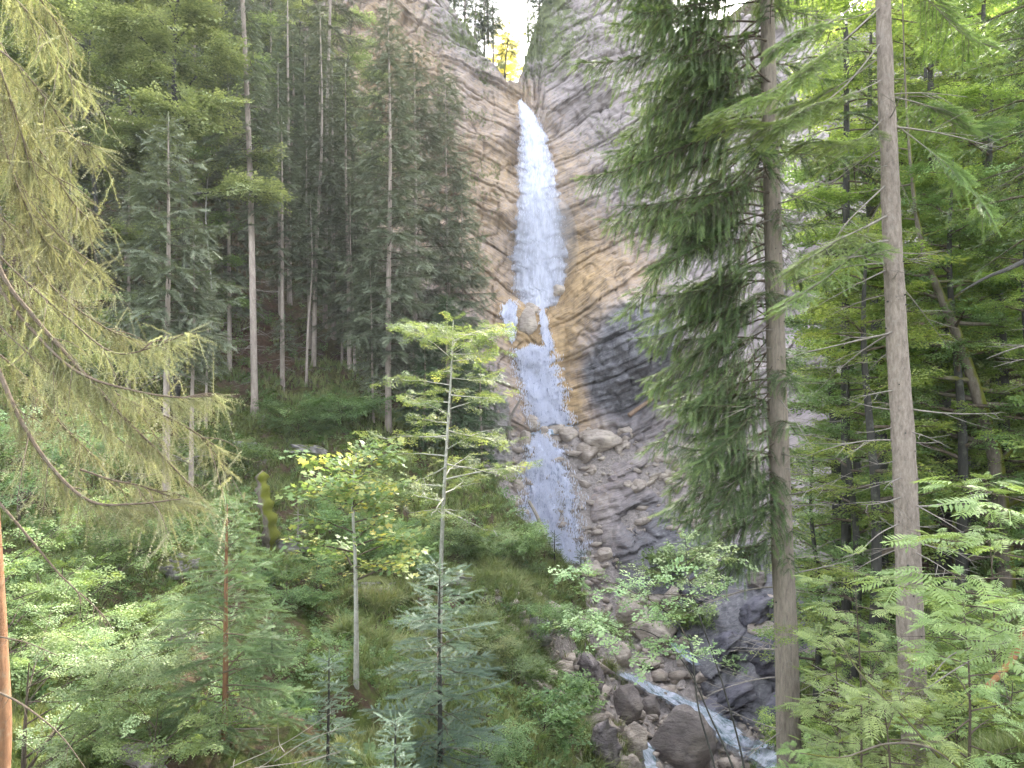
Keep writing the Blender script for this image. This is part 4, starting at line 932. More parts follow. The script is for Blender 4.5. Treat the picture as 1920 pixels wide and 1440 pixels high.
for n, (px, Y) in enumerate(bgs):
    k = int(rr.integers(0, 5)); k = 3 if px > 700 else k; loc = at(px, Y); rt = rr.uniform(0, 6.28); sc = rr.uniform(.75, 1.05)
    if px > 630: sc *= .62
    if 430 < px < 520 and Y < 60: continue
    lb = wlabel(px, Y)
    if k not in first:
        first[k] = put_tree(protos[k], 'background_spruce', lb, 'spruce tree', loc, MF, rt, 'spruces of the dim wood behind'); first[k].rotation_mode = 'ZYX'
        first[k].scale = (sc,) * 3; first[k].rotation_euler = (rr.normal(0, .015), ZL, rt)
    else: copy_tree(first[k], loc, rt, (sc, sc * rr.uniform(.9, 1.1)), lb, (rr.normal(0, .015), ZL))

# broadleaf trees at the top left
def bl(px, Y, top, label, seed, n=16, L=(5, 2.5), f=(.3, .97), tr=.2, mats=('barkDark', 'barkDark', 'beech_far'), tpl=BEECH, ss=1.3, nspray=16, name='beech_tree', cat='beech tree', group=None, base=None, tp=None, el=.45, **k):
    b = at(px, Y) if base is None else base; h_ = zpix(top, b[1]) - b[2]
    tp = [(0, 0, -.3), (.02 * h_, 0, h_ * .35), (-.01 * h_, 0, h_ * .7), (.01 * h_, 0, h_)] if tp is None else tp
    kit = broadleaf(seed, tp, tr, ring_limbs(seed, n, f[0], f[1], L[0], L[1], el), tpl, ss, nspray, **k)
    return put_tree(kit, name, label, cat, b, mats, 0, group)
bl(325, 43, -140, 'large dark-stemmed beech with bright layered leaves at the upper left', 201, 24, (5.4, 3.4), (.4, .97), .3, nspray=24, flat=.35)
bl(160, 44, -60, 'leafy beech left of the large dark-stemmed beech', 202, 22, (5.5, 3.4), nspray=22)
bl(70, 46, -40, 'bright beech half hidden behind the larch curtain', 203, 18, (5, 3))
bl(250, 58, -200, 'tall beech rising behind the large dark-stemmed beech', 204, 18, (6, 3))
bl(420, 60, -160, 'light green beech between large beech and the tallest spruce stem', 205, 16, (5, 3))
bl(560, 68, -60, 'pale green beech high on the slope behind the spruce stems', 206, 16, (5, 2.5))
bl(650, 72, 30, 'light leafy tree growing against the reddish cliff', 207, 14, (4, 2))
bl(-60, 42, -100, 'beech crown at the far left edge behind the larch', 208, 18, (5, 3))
bl(385, 46, 270, 'small pale-stemmed beech in the shade under the large beech', 209, 12, (2.6, 1.4), tr=.08, mats=('barkWhite', 'twig', 'beech'), ss=.9)
bl(210, 40, 560, 'understorey beech behind the drooping larch boughs', 210, 14, (3.0, 1.6), tr=.1, ss=.9)
bl(60, 33, 640, 'leafy young beech behind the lower larch boughs', 211, 16, (3.2, 1.6), tr=.1, ss=.8)

# ------------------------------------------------------------------ trees on top of the gorge
vm = lambda x, y: float(zl - 3 + abs(x + .3) * .55 + (y - 88) * .10) - .4
topk = kit_far(301, 11, 2.0, base=.08, nb=70, dead=(8, .2)); topk2 = kit_far(302, 14, 1.7, base=.35, nb=56, dead=(30, .5), tr=.13)
tops = [(915, 93, 0, 'dark spruce standing left of the thin-crowned one on the rim'), (835, 88, 0, 'spruce above the red-tinted left cliff'), (872, 86, 0, 'dark spruce on the left cliff edge beside the sky gap'), (890, 88, 0, 'second dark spruce in from the left edge of the sky gap'), (908, 91, 0, 'dark spruce leaning over the golden trees from the left rim'), (925, 95, 1, 'thin-crowned spruce nearest the sky gap on its left'), (852, 90, 0, 'dark spruce farthest left on the cliff rim'),
        (1010, 88, 0, 'dark spruce on the right rim of the notch'), (1030, 86, 0, 'broad dark spruce above the grey right wall'), (990, 92, 1, 'thin tall stem standing at the right side of the sky gap'), (1048, 90, 0, 'dark spruce set back on the right rim')]
proto = {}
for px, Y, k, lb in tops:
    X = P(px, 100, Y)[0]; Zc = P(px, {915: 60, 938: 105, 1000: 70, 835: 0, 872: 40, 890: 70, 908: 95, 925: 118, 852: 10, 1010: 60, 1030: 20, 990: 60, 1048: 0}[px], Y)[2]; loc = (X, Y, Zc - 1.0)
    if k not in proto: proto[k] = put_tree([topk, topk2][k], 'rim_spruce', lb, 'spruce tree', loc, ('barkFar', 'twig', 'spruce', 'twigGrey'), px * .1, 'spruces on the rim of the gorge'); proto[k].rotation_mode = 'ZYX'
    else: copy_tree(proto[k], loc, px * .1, (.9, .9), lb)
b = P(945, 150, 92); kit = kit_far(305, 7.2, 1.6, base=.45, nb=24, tr=.07, dead=(6, .6), trunk_pts=[(0, 0, 0), (.2, 0, 2.5), (.5, 0, 5), (.6, 0, 7.2)])
o = put_tree(kit, 'leaning_spruce', 'thin leaning spruce silhouetted in front of the golden leaves', 'spruce tree', b, ('barkDark', 'barkDark', 'spruce', 'twigGrey'))
for n, (px, py, Y, lb) in enumerate([(948, 190, 104, 'golden sunlit tree glowing in the notch above the falls'), (958, 175, 112, 'second golden tree rising behind in the notch'), (940, 165, 109, 'golden tree tucked behind the left rim of the notch')]):
    b = P(px, py, Y); kit = broadleaf(320 + n, [(0, 0, -1.5), (0, 0, 4), (.2, 0, 8.5 + n * .8)], .14, ring_limbs(320 + n, 22, .15, .98, 2.6, 1.3, .4), BEECH, .9, 16)
    put_tree(kit, 'golden_tree', lb, 'autumn tree', b, ('barkDark', 'barkDark', 'sunlit'))

# ------------------------------------------------------------------ saplings and young trees on the near spur
def pxpts(pts, origin): return [tuple(np.array(P(a, b, c)) - origin) for a, b, c in pts]
b = hit(823, 1310); Yb = b[1]
kit = broadleaf(401, [(0, 0, -.3)] + pxpts([(825, 1150, Yb), (829, 1000, Yb), (836, 860, Yb), (846, 700, Yb), (850, 600, Yb)], b), .11 * Yb / 26, 
    [(f, az, e, L * Yb / 26) for f, az, e, L in ring_limbs(402, 34, .46, .98, 2.7, 1.9, .18, .28)], BEECHN, .58 * Yb / 26, 12, flat=.28, tr_end=.15, jit=.12)
put_tree(kit, 'young_beech', 'slender pale-stemmed young beech with flat yellow-green tiers before the falls', 'young tree', b, ('barkWhite', 'barkWhite', 'beech_yel'))
b = hit(668, 1285); Yb = b[1]
kit = broadleaf(403, [(0, 0, -.3)] + pxpts([(668, 1180, Yb), (666, 1050, Yb), (661, 930, Yb), (668, 850, Yb)], b), .085, ring_limbs(404, 22, .42, .97, 1.9, 1.0, .35, .2), MAPLE, .62, 14, flat=.25, tr_end=.2)
put_tree(kit, 'young_maple', 'young maple with pale stem and yellowing leaves on the spur', 'young tree', b, ('barkWhite', 'twig', 'maple_yel'))
for n, (px, py, top, lb) in enumerate([(640, 1010, 880, 'yellow-leaved maple shoot beside the young maple'), (590, 1130, 1040, 'low maple shoot with yellow-green leaves left of the young maple'), (760, 1060, 930, 'small maple shoot between young maple and young beech')]):
    b = hit(px, py); h_ = zpix(top, b[1]) - b[2]; kit = broadleaf(406 + n, [(0, 0, -.2), (.1, 0, h_ * .5), (0, 0, h_)], .035, ring_limbs(n, 9, .3, .95, 1.5, .8, .35), MAPLE, .5, 12)
    put_tree(kit, 'maple_shoot', lb, 'young tree', b, ('twig', 'twig', 'maple_yel'))
b = at(430, 14.2); h_ = zpix(945, 14.2) - b[2]
kit = conifer(410, h_, 1.4, base=.04, nb=84, tpl=SP_NEAR, sl=.25, step=.11, updir=.25, sag=.35, hang=.25, up=.25, tr=.055, dead=(16, .2), shape=.55, side=.4)
o = put_tree(kit, 'young_spruce', 'fresh green young spruce with reddish stem at the lower left', 'spruce tree', b, ('larchtrunk', 'larchwood', 'young', 'twigGrey')); 
b = at(828, 17.5); h_ = zpix(1065, 17.5) - b[2]
kit = conifer(411, h_, 1.75, base=.03, nb=62, tpl=SP_NEAR, sl=.28, step=.12, updir=.15, rmap=lambda f, az: .65 + .5 * abs(math.sin(az * 1.3 + f * 9)), sag=.2, hang=.12, up=.12, tr=.06, dead=(6, .2), shape=.5, side=.42)
put_tree(kit, 'silver_fir', 'bluish young silver fir in flat tiers at the lower centre', 'fir tree', b, ('barkDark', 'twig', 'fir', 'twigGrey'))
for n, (px, Y, top, r_, lb) in enumerate([(620, 15.5, 1235, .75, 'small bluish fir left of the larger silver fir'), (745, 13.5, 1350, .6, 'knee-high fir at the bottom edge left of the silver fir'), (515, 21, 1165, .6, 'small young spruce among grass right of the fresh green spruce')]):
    b = at(px, Y); h_ = zpix(top, Y) - b[2]; kit = conifer(415 + n, h_, r_, base=.05, nb=40, tpl=SP_NEAR, sl=.18, step=.1, sag=.25, hang=.15, tr=.03, dead=(0, 0), side=.42)
    put_tree(kit, 'young_fir', lb, 'fir tree', b, ('barkDark', 'twig', 'fir' if n < 2 else 'young', 'twigGrey'))
for n, (px, py, top, lb) in enumerate([(1040, 1062, 1000, 'tiny spruce seedling silhouetted before the lowest cascade'), (1089, 1075, 1035, 'tiny spruce seedling at the foot of the lowest cascade')]):
    b = P(px, py, 43.5); h_ = zpix(top, 43.5) - b[2] ; kit = conifer(420 + n, h_, .65, base=.25, nb=16, tpl=SP_FAR, sl=.22, step=.12, sag=.1, hang=.1, up=.2, tr=.035, side=.3)
    put_tree(kit, 'spruce_seedling', lb, 'spruce tree', b, ('barkDark', 'twig', 'spruce', 'twigGrey'))
b = hit(556, 1062); kit = conifer(425, 2.6 * b[1] / 33, .85, base=.1, nb=40, tpl=SP_FAR, sl=.2, step=.5, sag=.9, hang=.5, tr=.04, dead=(44, .9), thin=1.4)
o = thing('dead_spruce', 'small dead spruce with drooping grey-brown twigs on the spur', 'dead tree', tuple(b)); part('trunk', kit['trunk'], 'twigGrey', o); part('branch_wood', kit['wood'], 'twigGrey', o); part('dead_branches', kit['dead'], 'twigGrey', o)
b = hit(503, 1030); g = Geo(); s_ = b[1] / FPX
p = crv([b + [0, 0, -.5], P(506, 990, b[1] - .2), P(497, 940, b[1] - .2), P(490, 895, b[1])], 20); V, Fs = tube(p - b, (26 + 8 * np.sin(np.arange(20) * 1.7)) * s_ * .42, 14); V = V + norm(V) * .0 + (fbm(V[:, 0] * 3, V[:, 1] * 3, V[:, 2] * 3, 3, 4) * .14)[:, None] * [1, 1, 0]; g.add(V, Fs)
single('mossy_stump', g.mesh('mossy_stump', True), 'barkMoss', 'thick mossy leaning stump beside the small dead spruce', 'stump', tuple(b))

# ------------------------------------------------------------------ larch at the left edge
LY = 7.6
lb_ = at(-25, LY); lt = thing('larch_tree', 'larch with drooping olive boughs hanging over the left foreground', 'larch tree', tuple(lb_))
g = Geo(); p = crv([lb_, P(-8, 1440, LY), P(-12, 1180, LY), P(-40, 700, LY), P(-60, 200, LY), P(-70, -300, LY), P(-75, -800, LY)], 60); V, Fs = tube(p - lb_, np.linspace(.14, .07, 60), 18); g.add(V, Fs); part('trunk', g.mesh('trunk', True), 'larchtrunk', lt)
boughs = [
 [(-60,330,7.6),(0,505,7.3),(60,590,7.1),(130,670,7.0),(220,770,6.9),(300,850,6.9),(380,935,6.9)],
 [(-60,400,7.6),(0,540,7.2),(80,640,7.0),(150,700,6.9),(240,730,6.8),(330,745,6.8),(400,742,6.8)],
 [(-60,560,7.6),(0,700,7.0),(40,790,6.8),(100,880,6.7),(170,940,6.6),(250,945,6.6),(345,935,6.6)],
 [(-60,420,7.6),(40,520,7.4),(120,590,7.3),(210,660,7.2),(290,650,7.2),(355,622,7.2)],
 [(-60,-60,7.8),(20,-10,7.6),(80,60,7.5),(120,130,7.5),(165,165,7.5)],
 [(-60,60,7.6),(20,110,7.4),(90,190,7.3),(140,260,7.3),(190,278,7.3)],
 [(-60,160,7.7),(20,200,7.5),(80,290,7.4),(130,370,7.4),(165,412,7.4)],
 [(-60,250,7.5),(10,290,7.3),(60,380,7.2),(120,450,7.1),(180,500,7.1)],
 [(-60,-10,7.9),(0,80,8.0),(50,170,8.0),(90,260,8.0),(130,330,8.0)],
 [(-60,100,7.2),(-10,220,7.0),(30,340,6.9),(70,430,6.9),(110,480,6.9)],
 [(-60,330,7.9),(30,440,7.9),(100,540,7.9),(190,610,7.9),(260,640,7.9)],
 [(-60,480,7.9),(40,640,7.8),(140,740,7.8),(220,820,7.8),(290,870,7.8)],
 [(-60,-120,8.2),(30,-60,8.2),(90,20,8.2),(130,80,8.2)],
 [(-60,180,8.4),(20,260,8.4),(80,330,8.4),(150,400,8.4)],
 [(-60,380,8.5),(20,420,8.5),(90,470,8.5),(160,520,8.5)],
 [(-60,20,7.0),(0,130,6.8),(40,250,6.8),(60,330,6.8)],
 [(-60,620,8.2),(40,700,8.2),(110,790,8.2),(180,860,8.2)],
 [(150,880,6.8),(210,900,6.9),(260,910,6.9),(320,930,6.9)], 
 [(130,680,7.0),(230,745,7.0),(330,790,7.0),(410,840,7.0)],
]
tw = Geo(); rr = np.random.default_rng(55); pos = []; dr = []; sc = []
wood = Geo()
for n, bgh in enumerate(boughs):
    wood = Geo(); tw = Geo(); pos = []; dr = []; sc = []
    p = crv([np.array(P(*q)) for q in bgh], 40); r0 = .024 if n in (0, 2) else (.017 if n in (1,) else .009)
    V, Fs = tube(p - lb_, np.linspace(r0, .004, 40) + .002, 7, False); wood.add(V, Fs)
    L = np.linalg.norm(np.diff(p, axis=0), axis=1).sum(); m = int(L * 80); f = rr.uniform(.1, 1, m) ** .8
    b = np.stack([np.interp(f, np.linspace(0, 1, 40), p[:, k]) for k in range(3)], -1); tan = norm(np.gradient(p, axis=0)); tb = np.stack([np.interp(f, np.linspace(0, 1, 40), tan[:, k]) for k in range(3)], -1)
    side = rr.normal(0, 1, (m, 3)) * [.8, 1, .3]; d = tb * rr.uniform(.1, .9, (m, 1)) + side * .35 + np.array([0, 0, -1]) * rr.uniform(.3, 1.5, (m, 1)) * (1 - .75 * f[:, None] ** 4)
    pos.append(b - lb_); dr.append(d); sc.append(rr.uniform(.22, .62, m) * (1.1 - .5 * f))
    k = 30; f = np.linspace(.3, 1, k); b = np.stack([np.interp(f, np.linspace(0, 1, 40), p[:, q]) for q in range(3)], -1); tb = np.stack([np.interp(f, np.linspace(0, 1, 40), tan[:, q]) for q in range(3)], -1)
    pos.append(b - lb_); dr.append(tb); sc.append(np.full(k, .24))
    for q in range(9):                                       # side twigs with their own hanging shoots
        f = rr.uniform(.2, .95); b0 = np.array([np.interp(f, np.linspace(0, 1, 40), p[:, k]) for k in range(3)]); t0 = tan[int(f * 39)]
        e = b0 + t0 * rr.uniform(.15, .5) + np.array([rr.normal(0, .12), rr.normal(0, .2), rr.uniform(-.45, .1)]); pq = crv([b0, (b0 + e) / 2 + [0, 0, .04], e], 8)
        V, Fs = tube(pq - lb_, np.linspace(.006, .002, 8), 4, False); wood.add(V, Fs)
        k = 9; i = rr.integers(1, 8, k); pos.append(pq[i] - lb_); dr.append(np.array([0, 0, -1.0]) + rr.normal(0, .5, (k, 3))); sc.append(rr.uniform(.2, .5, k))
    pos = np.concatenate(pos); dr = np.concatenate(dr); sc = np.concatenate(sc); stamp_many(tw, LARCH, pos, frames(dr, None, rr.uniform(0, 6, len(pos)), sc * 1.0), None, rr)
    pb = part('bough', wood.mesh('bough', True), 'larchwood', lt); part('needles', tw.mesh('needles'), 'larch', pb)
for n, (pts, r0) in enumerate([([(-60, 880, 7.4), (5, 950, 6.9), (60, 1015, 6.8), (110, 1075, 6.8), (148, 1115, 6.8), (150, 1160, 6.8)], .015), ([(-20, 1290, 7.4), (40, 1320, 7), (110, 1375, 6.9), (160, 1440, 6.8)], .012), ([(-20, 1190, 7.5), (50, 1205, 7.2), (110, 1230, 7.1)], .008), ([(148, 1110, 6.8), (190, 1150, 6.8), (212, 1180, 6.8)], .006), ([(-60, 520, 7.5), (0, 610, 7.0), (50, 660, 6.9), (90, 700, 6.9)], .012)]):
    g = Geo(); p = crv([np.array(P(*q)) for q in pts], 24); V, Fs = tube(p - lb_, np.linspace(r0, .003, 24), 6, False); g.add(V, Fs)
    for q in range(14):
        i = int(rr.uniform(3, 22)); e = p[i] + np.array([rr.normal(0, .06), rr.normal(0, .08), -rr.uniform(.05, .22)]); V, Fs = tube([p[i] - lb_, (p[i] + e) / 2 - lb_ + rr.normal(0, .01, 3), e - lb_], [.003, .002, .001], 3, False); g.add(V, Fs)
    part('bare_bough', g.mesh('bare_bough', True), 'larchwood', lt)

# leafy beech shrubs at the lower left, shoots slanting up to the right
def shrub(px, Y, wpx, hpx, label, seed, mats=('twig', 'twig', 'beech'), tpl=BEECHN, n=12, ss=.45, nspray=12, az0=None, el=.7, name='shrub', cat='shrub', group=None, Z=None, flat=.2, elv=.25, spread=6.28):
    b = at(px, Y, .1); s_ = Y / FPX; H_ = hpx * s_; Wd = wpx * s_ / 2; rr2 = np.random.default_rng(seed)
    lim = [(rr2.uniform(.05, .9), (i * 2.4 if az0 is None else az0 + rr2.uniform(-.5, .5) * spread), rr2.normal(el, elv), max(.3, (Wd * .9 + H_ * .25) * rr2.uniform(.6, 1.1))) for i in range(n)]
    kit = broadleaf(seed, [(0, 0, -.1), (0, 0, H_ * .3), (.05, 0, H_ * .7)], max(.01, .018 * H_), lim, tpl, ss, nspray, sub=2, flat=flat, jit=.06)
    return put_tree(kit, name, label, cat, b, mats, 0, group)
SH = [(60,13.2,330,330,'bright beech shrub whose shoots slant up to the right at the lower left',501,'bright2',0.15,.6),
      (200,14.2,330,300,'pale-leaved beech shrub right of the slanting one at the bottom left',502,'bright2',.1,.55),
      (-20,16,380,360,'dense beech shrub at the left edge below the larch boughs',503,'beech',.3,.6),
      (120,19,340,280,'mid-green beech shrub in the hollow behind the slanting shrubs',504,'beech',.2,.55),
      (40,24,320,240,'leafy shrub low behind the larch at the left edge',505,'bright2',.4,.6),
      (230,23,240,180,'dark green shrub below the mossy white rock',506,'herb',None,.7),
      (300,13,200,160,'low leafy shrub at the bottom edge beside the dark rock hollow',507,'beech',None,.7)]
for px, Y, w, h_, lb, sd_, mt, a0, el in SH: shrub(px, Y, w, h_, lb, sd_, ('twig', 'twig', mt), az0=a0, el=el, n=15, nspray=17, ss=.40 * Y / 14, spread=3.2)

# ------------------------------------------------------------------ the two big stems on the right
Y1 = 15.0; b = at(1484, Y1, .3)
tp = [(0, 0, -.3)] + pxpts([(1481, 1440, Y1), (1474, 1200, Y1), (1462, 900, Y1), (1452, 550, Y1), (1441, 120, Y1), (1432, -300, Y1), (1425, -700, Y1), (1420, -1100, Y1)], b)
def rm(f, az):
    c = math.cos(az - math.pi)          # 1 towards the left
    k = 1.0 if c > .3 else (.62 if c > -.3 else .40)
    if math.sin(az) < -.55: k *= .55
    k *= .58 + .42 * sstep(.18, .40, f)
    return k
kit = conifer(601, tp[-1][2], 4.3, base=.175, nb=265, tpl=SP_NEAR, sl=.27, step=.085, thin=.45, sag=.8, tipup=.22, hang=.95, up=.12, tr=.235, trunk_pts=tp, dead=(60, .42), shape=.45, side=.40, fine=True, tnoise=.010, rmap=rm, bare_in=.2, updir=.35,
    azf=lambda r2, f, az: az if r2.random() < .45 else math.pi + r2.normal(0, .55))
o1 = put_tree(kit, 'spruce', 'large spruce with heavy hanging boughs right of the waterfall', 'spruce tree', b, ('barkNear', 'twig', 'spruce_near', 'twigGrey')); tp1 = tp; b1 = b
Y2 = 12.0; b = at(1724, Y2, .3)
tp = [(0, 0, -.3)] + pxpts([(1722, 1440, Y2), (1708, 1200, Y2), (1697, 900, Y2), (1680, 600, Y2), (1668, 330, Y2), (1656, 0, Y2), (1647, -350, Y2), (1640, -900, Y2)], b)
kit = conifer(602, tp[-1][2], 3.2, base=.74, nb=50, tpl=SP_NEAR, sl=.24, step=.22, sag=.6, hang=.4, tr=.205, trunk_pts=tp, dead=(54, .62), shape=.5, fine=True, tnoise=.014)
o = put_tree(kit, 'spruce', 'straight bare-stemmed spruce with flaking bark at the right', 'spruce tree', b, ('barkPale', 'twig', 'spruce_near', 'twigGrey'))
def bough_geo(pts, origin, wood, crown, r0, fol=(.4, 1), width=.5, sl=.2, dens=60, hang=.3, seed=1, tint=.5):
    rr = np.random.default_rng(seed); p = crv([np.array(P(*q)) for q in pts], 30) - origin; V, Fs = tube(p, np.linspace(r0, r0 * .15, 30), 6, False); wood.add(V, Fs)
    if fol is None: 
        for q in range(7):
            i = int(rr.uniform(8, 28)); e = p[i] + (p[min(i + 3, 29)] - p[i]) * 1.5 + rr.normal(0, .14, 3); V, Fs = tube([p[i], (p[i] + e) / 2 + rr.normal(0, .02, 3), e], [r0 * .35, r0 * .2, r0 * .08], 4, False); wood.add(V, Fs)
        return
    tan = norm(np.gradient(p, axis=0)); pos = []; dr = []
    L = np.linalg.norm(np.diff(p, axis=0), axis=1).sum(); m = int(L * (fol[1] - fol[0]) * dens / 6)
    for q in range(m):
        f = rr.uniform(*fol); i = min(29, int(f * 29)); t = tan[i]; sd_ = norm(np.cross(t, [0, 0, 1])[None])[0] * rr.choice([-1, 1]); d = norm((t * rr.uniform(.4, 1) + sd_ * rr.uniform(.5, 1))[None])[0]
        l = width * rr.uniform(.35, 1.1) * (1.2 - f * .6); k = max(2, int(l / (sl * .5))); s_ = (np.arange(k) + .3) / k
        tw_ = p[i] + d * l * s_[:, None] + np.array([0, 0, -1]) * (hang * l * s_ ** 1.5)[:, None]; pos.append(tw_); dr.append(np.tile(d, (k, 1)) + np.array([0, 0, -1]) * (hang * (.3 + s_))[:, None])
        V, Fs = tube(np.stack([p[i], tw_[k // 2], tw_[-1]]), [.005, .004, .002], 3, False); wood.add(V, Fs)
        for s2 in (-1, 1):
            e = norm(np.cross(d, [0, 0, 1])[None])[0] * s2; k2 = max(1, k - 1); pos.append(tw_[:k2] + (d + e) * sl * .3); dr.append(np.tile(d * .8 + e * .8, (k2, 1)) + [0, 0, -hang * .6])
    pos = np.concatenate(pos); dr = np.concatenate(dr); n = len(pos)
    stamp_many(crown, SP_NEAR, pos, frames(dr, None, rr.normal(0, .4, n), sl * rr.uniform(.8, 1.2, n)), np.clip(rr.normal(tint + .22, .2, n), 0, 1), rr)
wood = Geo(); crown = Geo(); bo = np.array(b)
for n, (pts, r0, fol, wd, tn) in enumerate([
 ([(1656,8,12),(1600,60,11.7),(1540,110,11.5),(1450,170,11.2),(1335,215,11)], .016, (.35,1), .75, .72),
 ([(1660,70,12),(1580,165,11.7),(1500,215,11.4),(1420,235,11.2),(1345,222,11.1)], .013, (.35,1), .7, .7),
 ([(1660,100,12),(1590,150,12.4),(1520,190,12.8),(1450,210,13)], .012, (.4,1), .7, .6),
 ([(1663,145,12),(1600,175,11.6),(1520,200,11.3),(1460,240,11)], .010, (.3,1), .6, .65),
 ([(1668,210,12),(1620,255,11.8),(1570,270,11.6),(1500,265,11.4)], .010, (.2,1), .7, .6),
 ([(1675,230,12),(1740,280,11.8),(1800,330,11.6),(1850,400,11.5)], .012, (.3,1), .7, .6),
 ([(1676,450,12),(1620,462,11.6),(1550,520,11.2),(1465,572,10.9)], .018, (.25,1), .6, .85),
 ([(1660,470,12),(1600,440,11.5),(1540,470,11.2),(1490,500,11)], .010, (.2,1), .6, .85),
 ([(1674,335,12),(1620,385,11.8),(1585,420,11.6),(1565,450,11.5)], .016, None, 0, 0),
 ([(1693,860,12),(1650,870,11.8),(1620,862,11.6)], .008, None, 0, 0),
 ([(1685,730,12),(1640,738,11.8),(1610,745,11.7)], .012, None, 0, 0),
 ([(1702,975,12),(1650,1000,11.8),(1610,1035,11.6),(1580,1045,11.5)], .013, None, 0, 0),
 ([(1652,-30,12),(1560,40,11.8),(1500,60,11.5),(1440,100,11.2)], .014, (.3,1), .6, .6),
 ([(1655,-60,12),(1740,0,12.2),(1800,60,12.3),(1860,90,12.3)], .014, (.2,1), .8, .55),
 ([(1668,180,12),(1740,200,12.6),(1800,240,13),(1850,230,13)], .012, (.2,1), .8, .5),
]):
    wood = Geo(); crown = Geo(); bough_geo(pts, bo, wood, crown, r0, fol, wd, .20, 130, .5, 700 + n, tn)
    pb = part('bough', wood.mesh('bough', True), 'twigGrey', o)
    if fol: part('needles', crown.mesh('needles'), 'spruce_near', pb)
def knots(tp, trad, origin, n, seed, par):
    rr = np.random.default_rng(seed); g = Geo(); P0 = crv(tp, 60)
    for i in range(n):
        f = rr.uniform(.02, .55); c = np.array([np.interp(f, np.linspace(0, 1, 60), P0[:, k]) for k in range(3)]); az = rr.uniform(0, 6.28); d = np.array([math.cos(az), math.sin(az), rr.uniform(-.3, .4)]); r = rr.uniform(.012, .024); R_ = trad * (1 - f) ** .75
        L = R_ + rr.uniform(.015, .07); V, Fs = tube([c + d * R_ * .7, c + d * (R_ + .01), c + d * L], [r * 1.7, r, r * .7], 6); g.add(V, Fs)
    part('knots', g.mesh('knots', True), 'barkDark', par)
knots(tp, .205, b, 90, 5, o); knots(tp1, .235, b1, 80, 6, o1)
# mossy leaning beech
Y3 = 20.0; b = np.array(at(1885, Y3, .3))
tp = [(0, 0, -.3)] + pxpts([(1872, 900, Y3), (1850, 800, Y3), (1826, 720, Y3), (1792, 620, Y3), (1760, 545, Y3), (1735, 480, Y3), (1715, 380, Y3), (1700, 200, Y3 + .5), (1690, -60, Y3 + 1)], b)
lm = [q for q in ring_limbs(611, 60, .08, .97, 3.3, 2.2, .12, .2) if math.sin(q[1]) > -.35]; kit = broadleaf(610, tp, .22, lm, BEECHN, .75, 22, flat=.12, tr_end=.05, fsides=16)
put_tree(kit, 'mossy_beech', 'leaning beech with moss on the upper side of its stem at the right', 'beech tree', b, ('barkMoss', 'barkMoss', 'bright'))
RB = [(1625,19,420,'airy yellow-green sapling just left of the bare-stemmed spruce',641,1.7,1.1),(1790,20,300,'airy yellow-green beech just right of the bare-stemmed spruce',642,2.0,1.2),(1870,22,120,'yellow-green beech crown near the upper right corner',643,2.4,1.4),(1560,30,250,'bright green hazel-like tree behind the large spruce',621,2.4,1.5),(1640,27,60,'leafy tree between the two big right-hand stems',622,2.8,2),(1760,25,-60,'tall bright beech behind the bare-stemmed spruce',623,3.2,2),
      (1860,24,-80,'beech with deep green tiers near the right edge',624,3.2,2),(1930,28,-120,'broadleaf crown at the far right edge',625,3.4,2.2),(1810,33,-100,'far beech glowing yellow-green through the right-hand crowns',626,4,2.5),
      (1680,36,-80,'tall leafy tree far behind the bare-stemmed spruce',627,4,2.5),(1600,34,480,'small beech at the foot of the grey wall behind the stems',628,2.4,1.5),(1520,24,830,'low leafy hazel right behind the large spruce stem',629,1.3,.8),
      (1590,21,640,'bright-leaved sapling tree between the big stems',630,1.9,1.2),(1800,24,520,'sapling with green tiers right of the bare-stemmed spruce',631,1.9,1.2),(1930,19,380,'leafy sapling at the right edge with yellowish top',632,1.8,1.2),(1990,20,200,'beech just outside the right edge reaching in',633,3,2)]
for px, Y, top, lb, sd_, l0, l1 in RB:
    b = at(px, Y); h_ = zpix(top, Y) - b[2]
    kit = broadleaf(sd_, [(0, 0, -.3), (.2, 0, h_ * .4), (0, .1, h_ * .75), (.1, 0, h_)], .012 * h_ + .02, ring_limbs(sd_, int(12 + h_ * 1.5), .12, .98, l0, l1, .2, .2), BEECHN if Y < 26 else BEECH, .62 if Y < 26 else .85, 17, flat=.13)
    put_tree(kit, 'beech_tree', lb, 'beech tree', b, ('barkDark', 'twig', 'bright' if sd_ % 3 else 'beech'))
# dark conifers at the upper right
for n, (px, Y, top, r_, lb) in enumerate([(1975, 14.5, -700, 2.6, 'dark spruce with brownish inner twigs at the upper right edge'), (1580, 22, -500, 2.6, 'dark spruce crown filling between the big right-hand stems'), (1760, 30, -300, 2.8, 'shaded spruce behind the beeches at the upper right')]):
    b = at(px, Y); h_ = zpix(top, Y) - b[2]; kit = conifer(640 + n, h_, r_, base=.38 if n != 1 else .5, nb=80, tpl=SP_MID, sl=.3, step=.2, sag=.6, hang=.6, tr=.15, dead=(22, .5), shape=.5)
    put_tree(kit, 'dark_spruce', lb, 'spruce tree', b, ('barkDark', 'twig', 'spruce_near', 'twigGrey'))
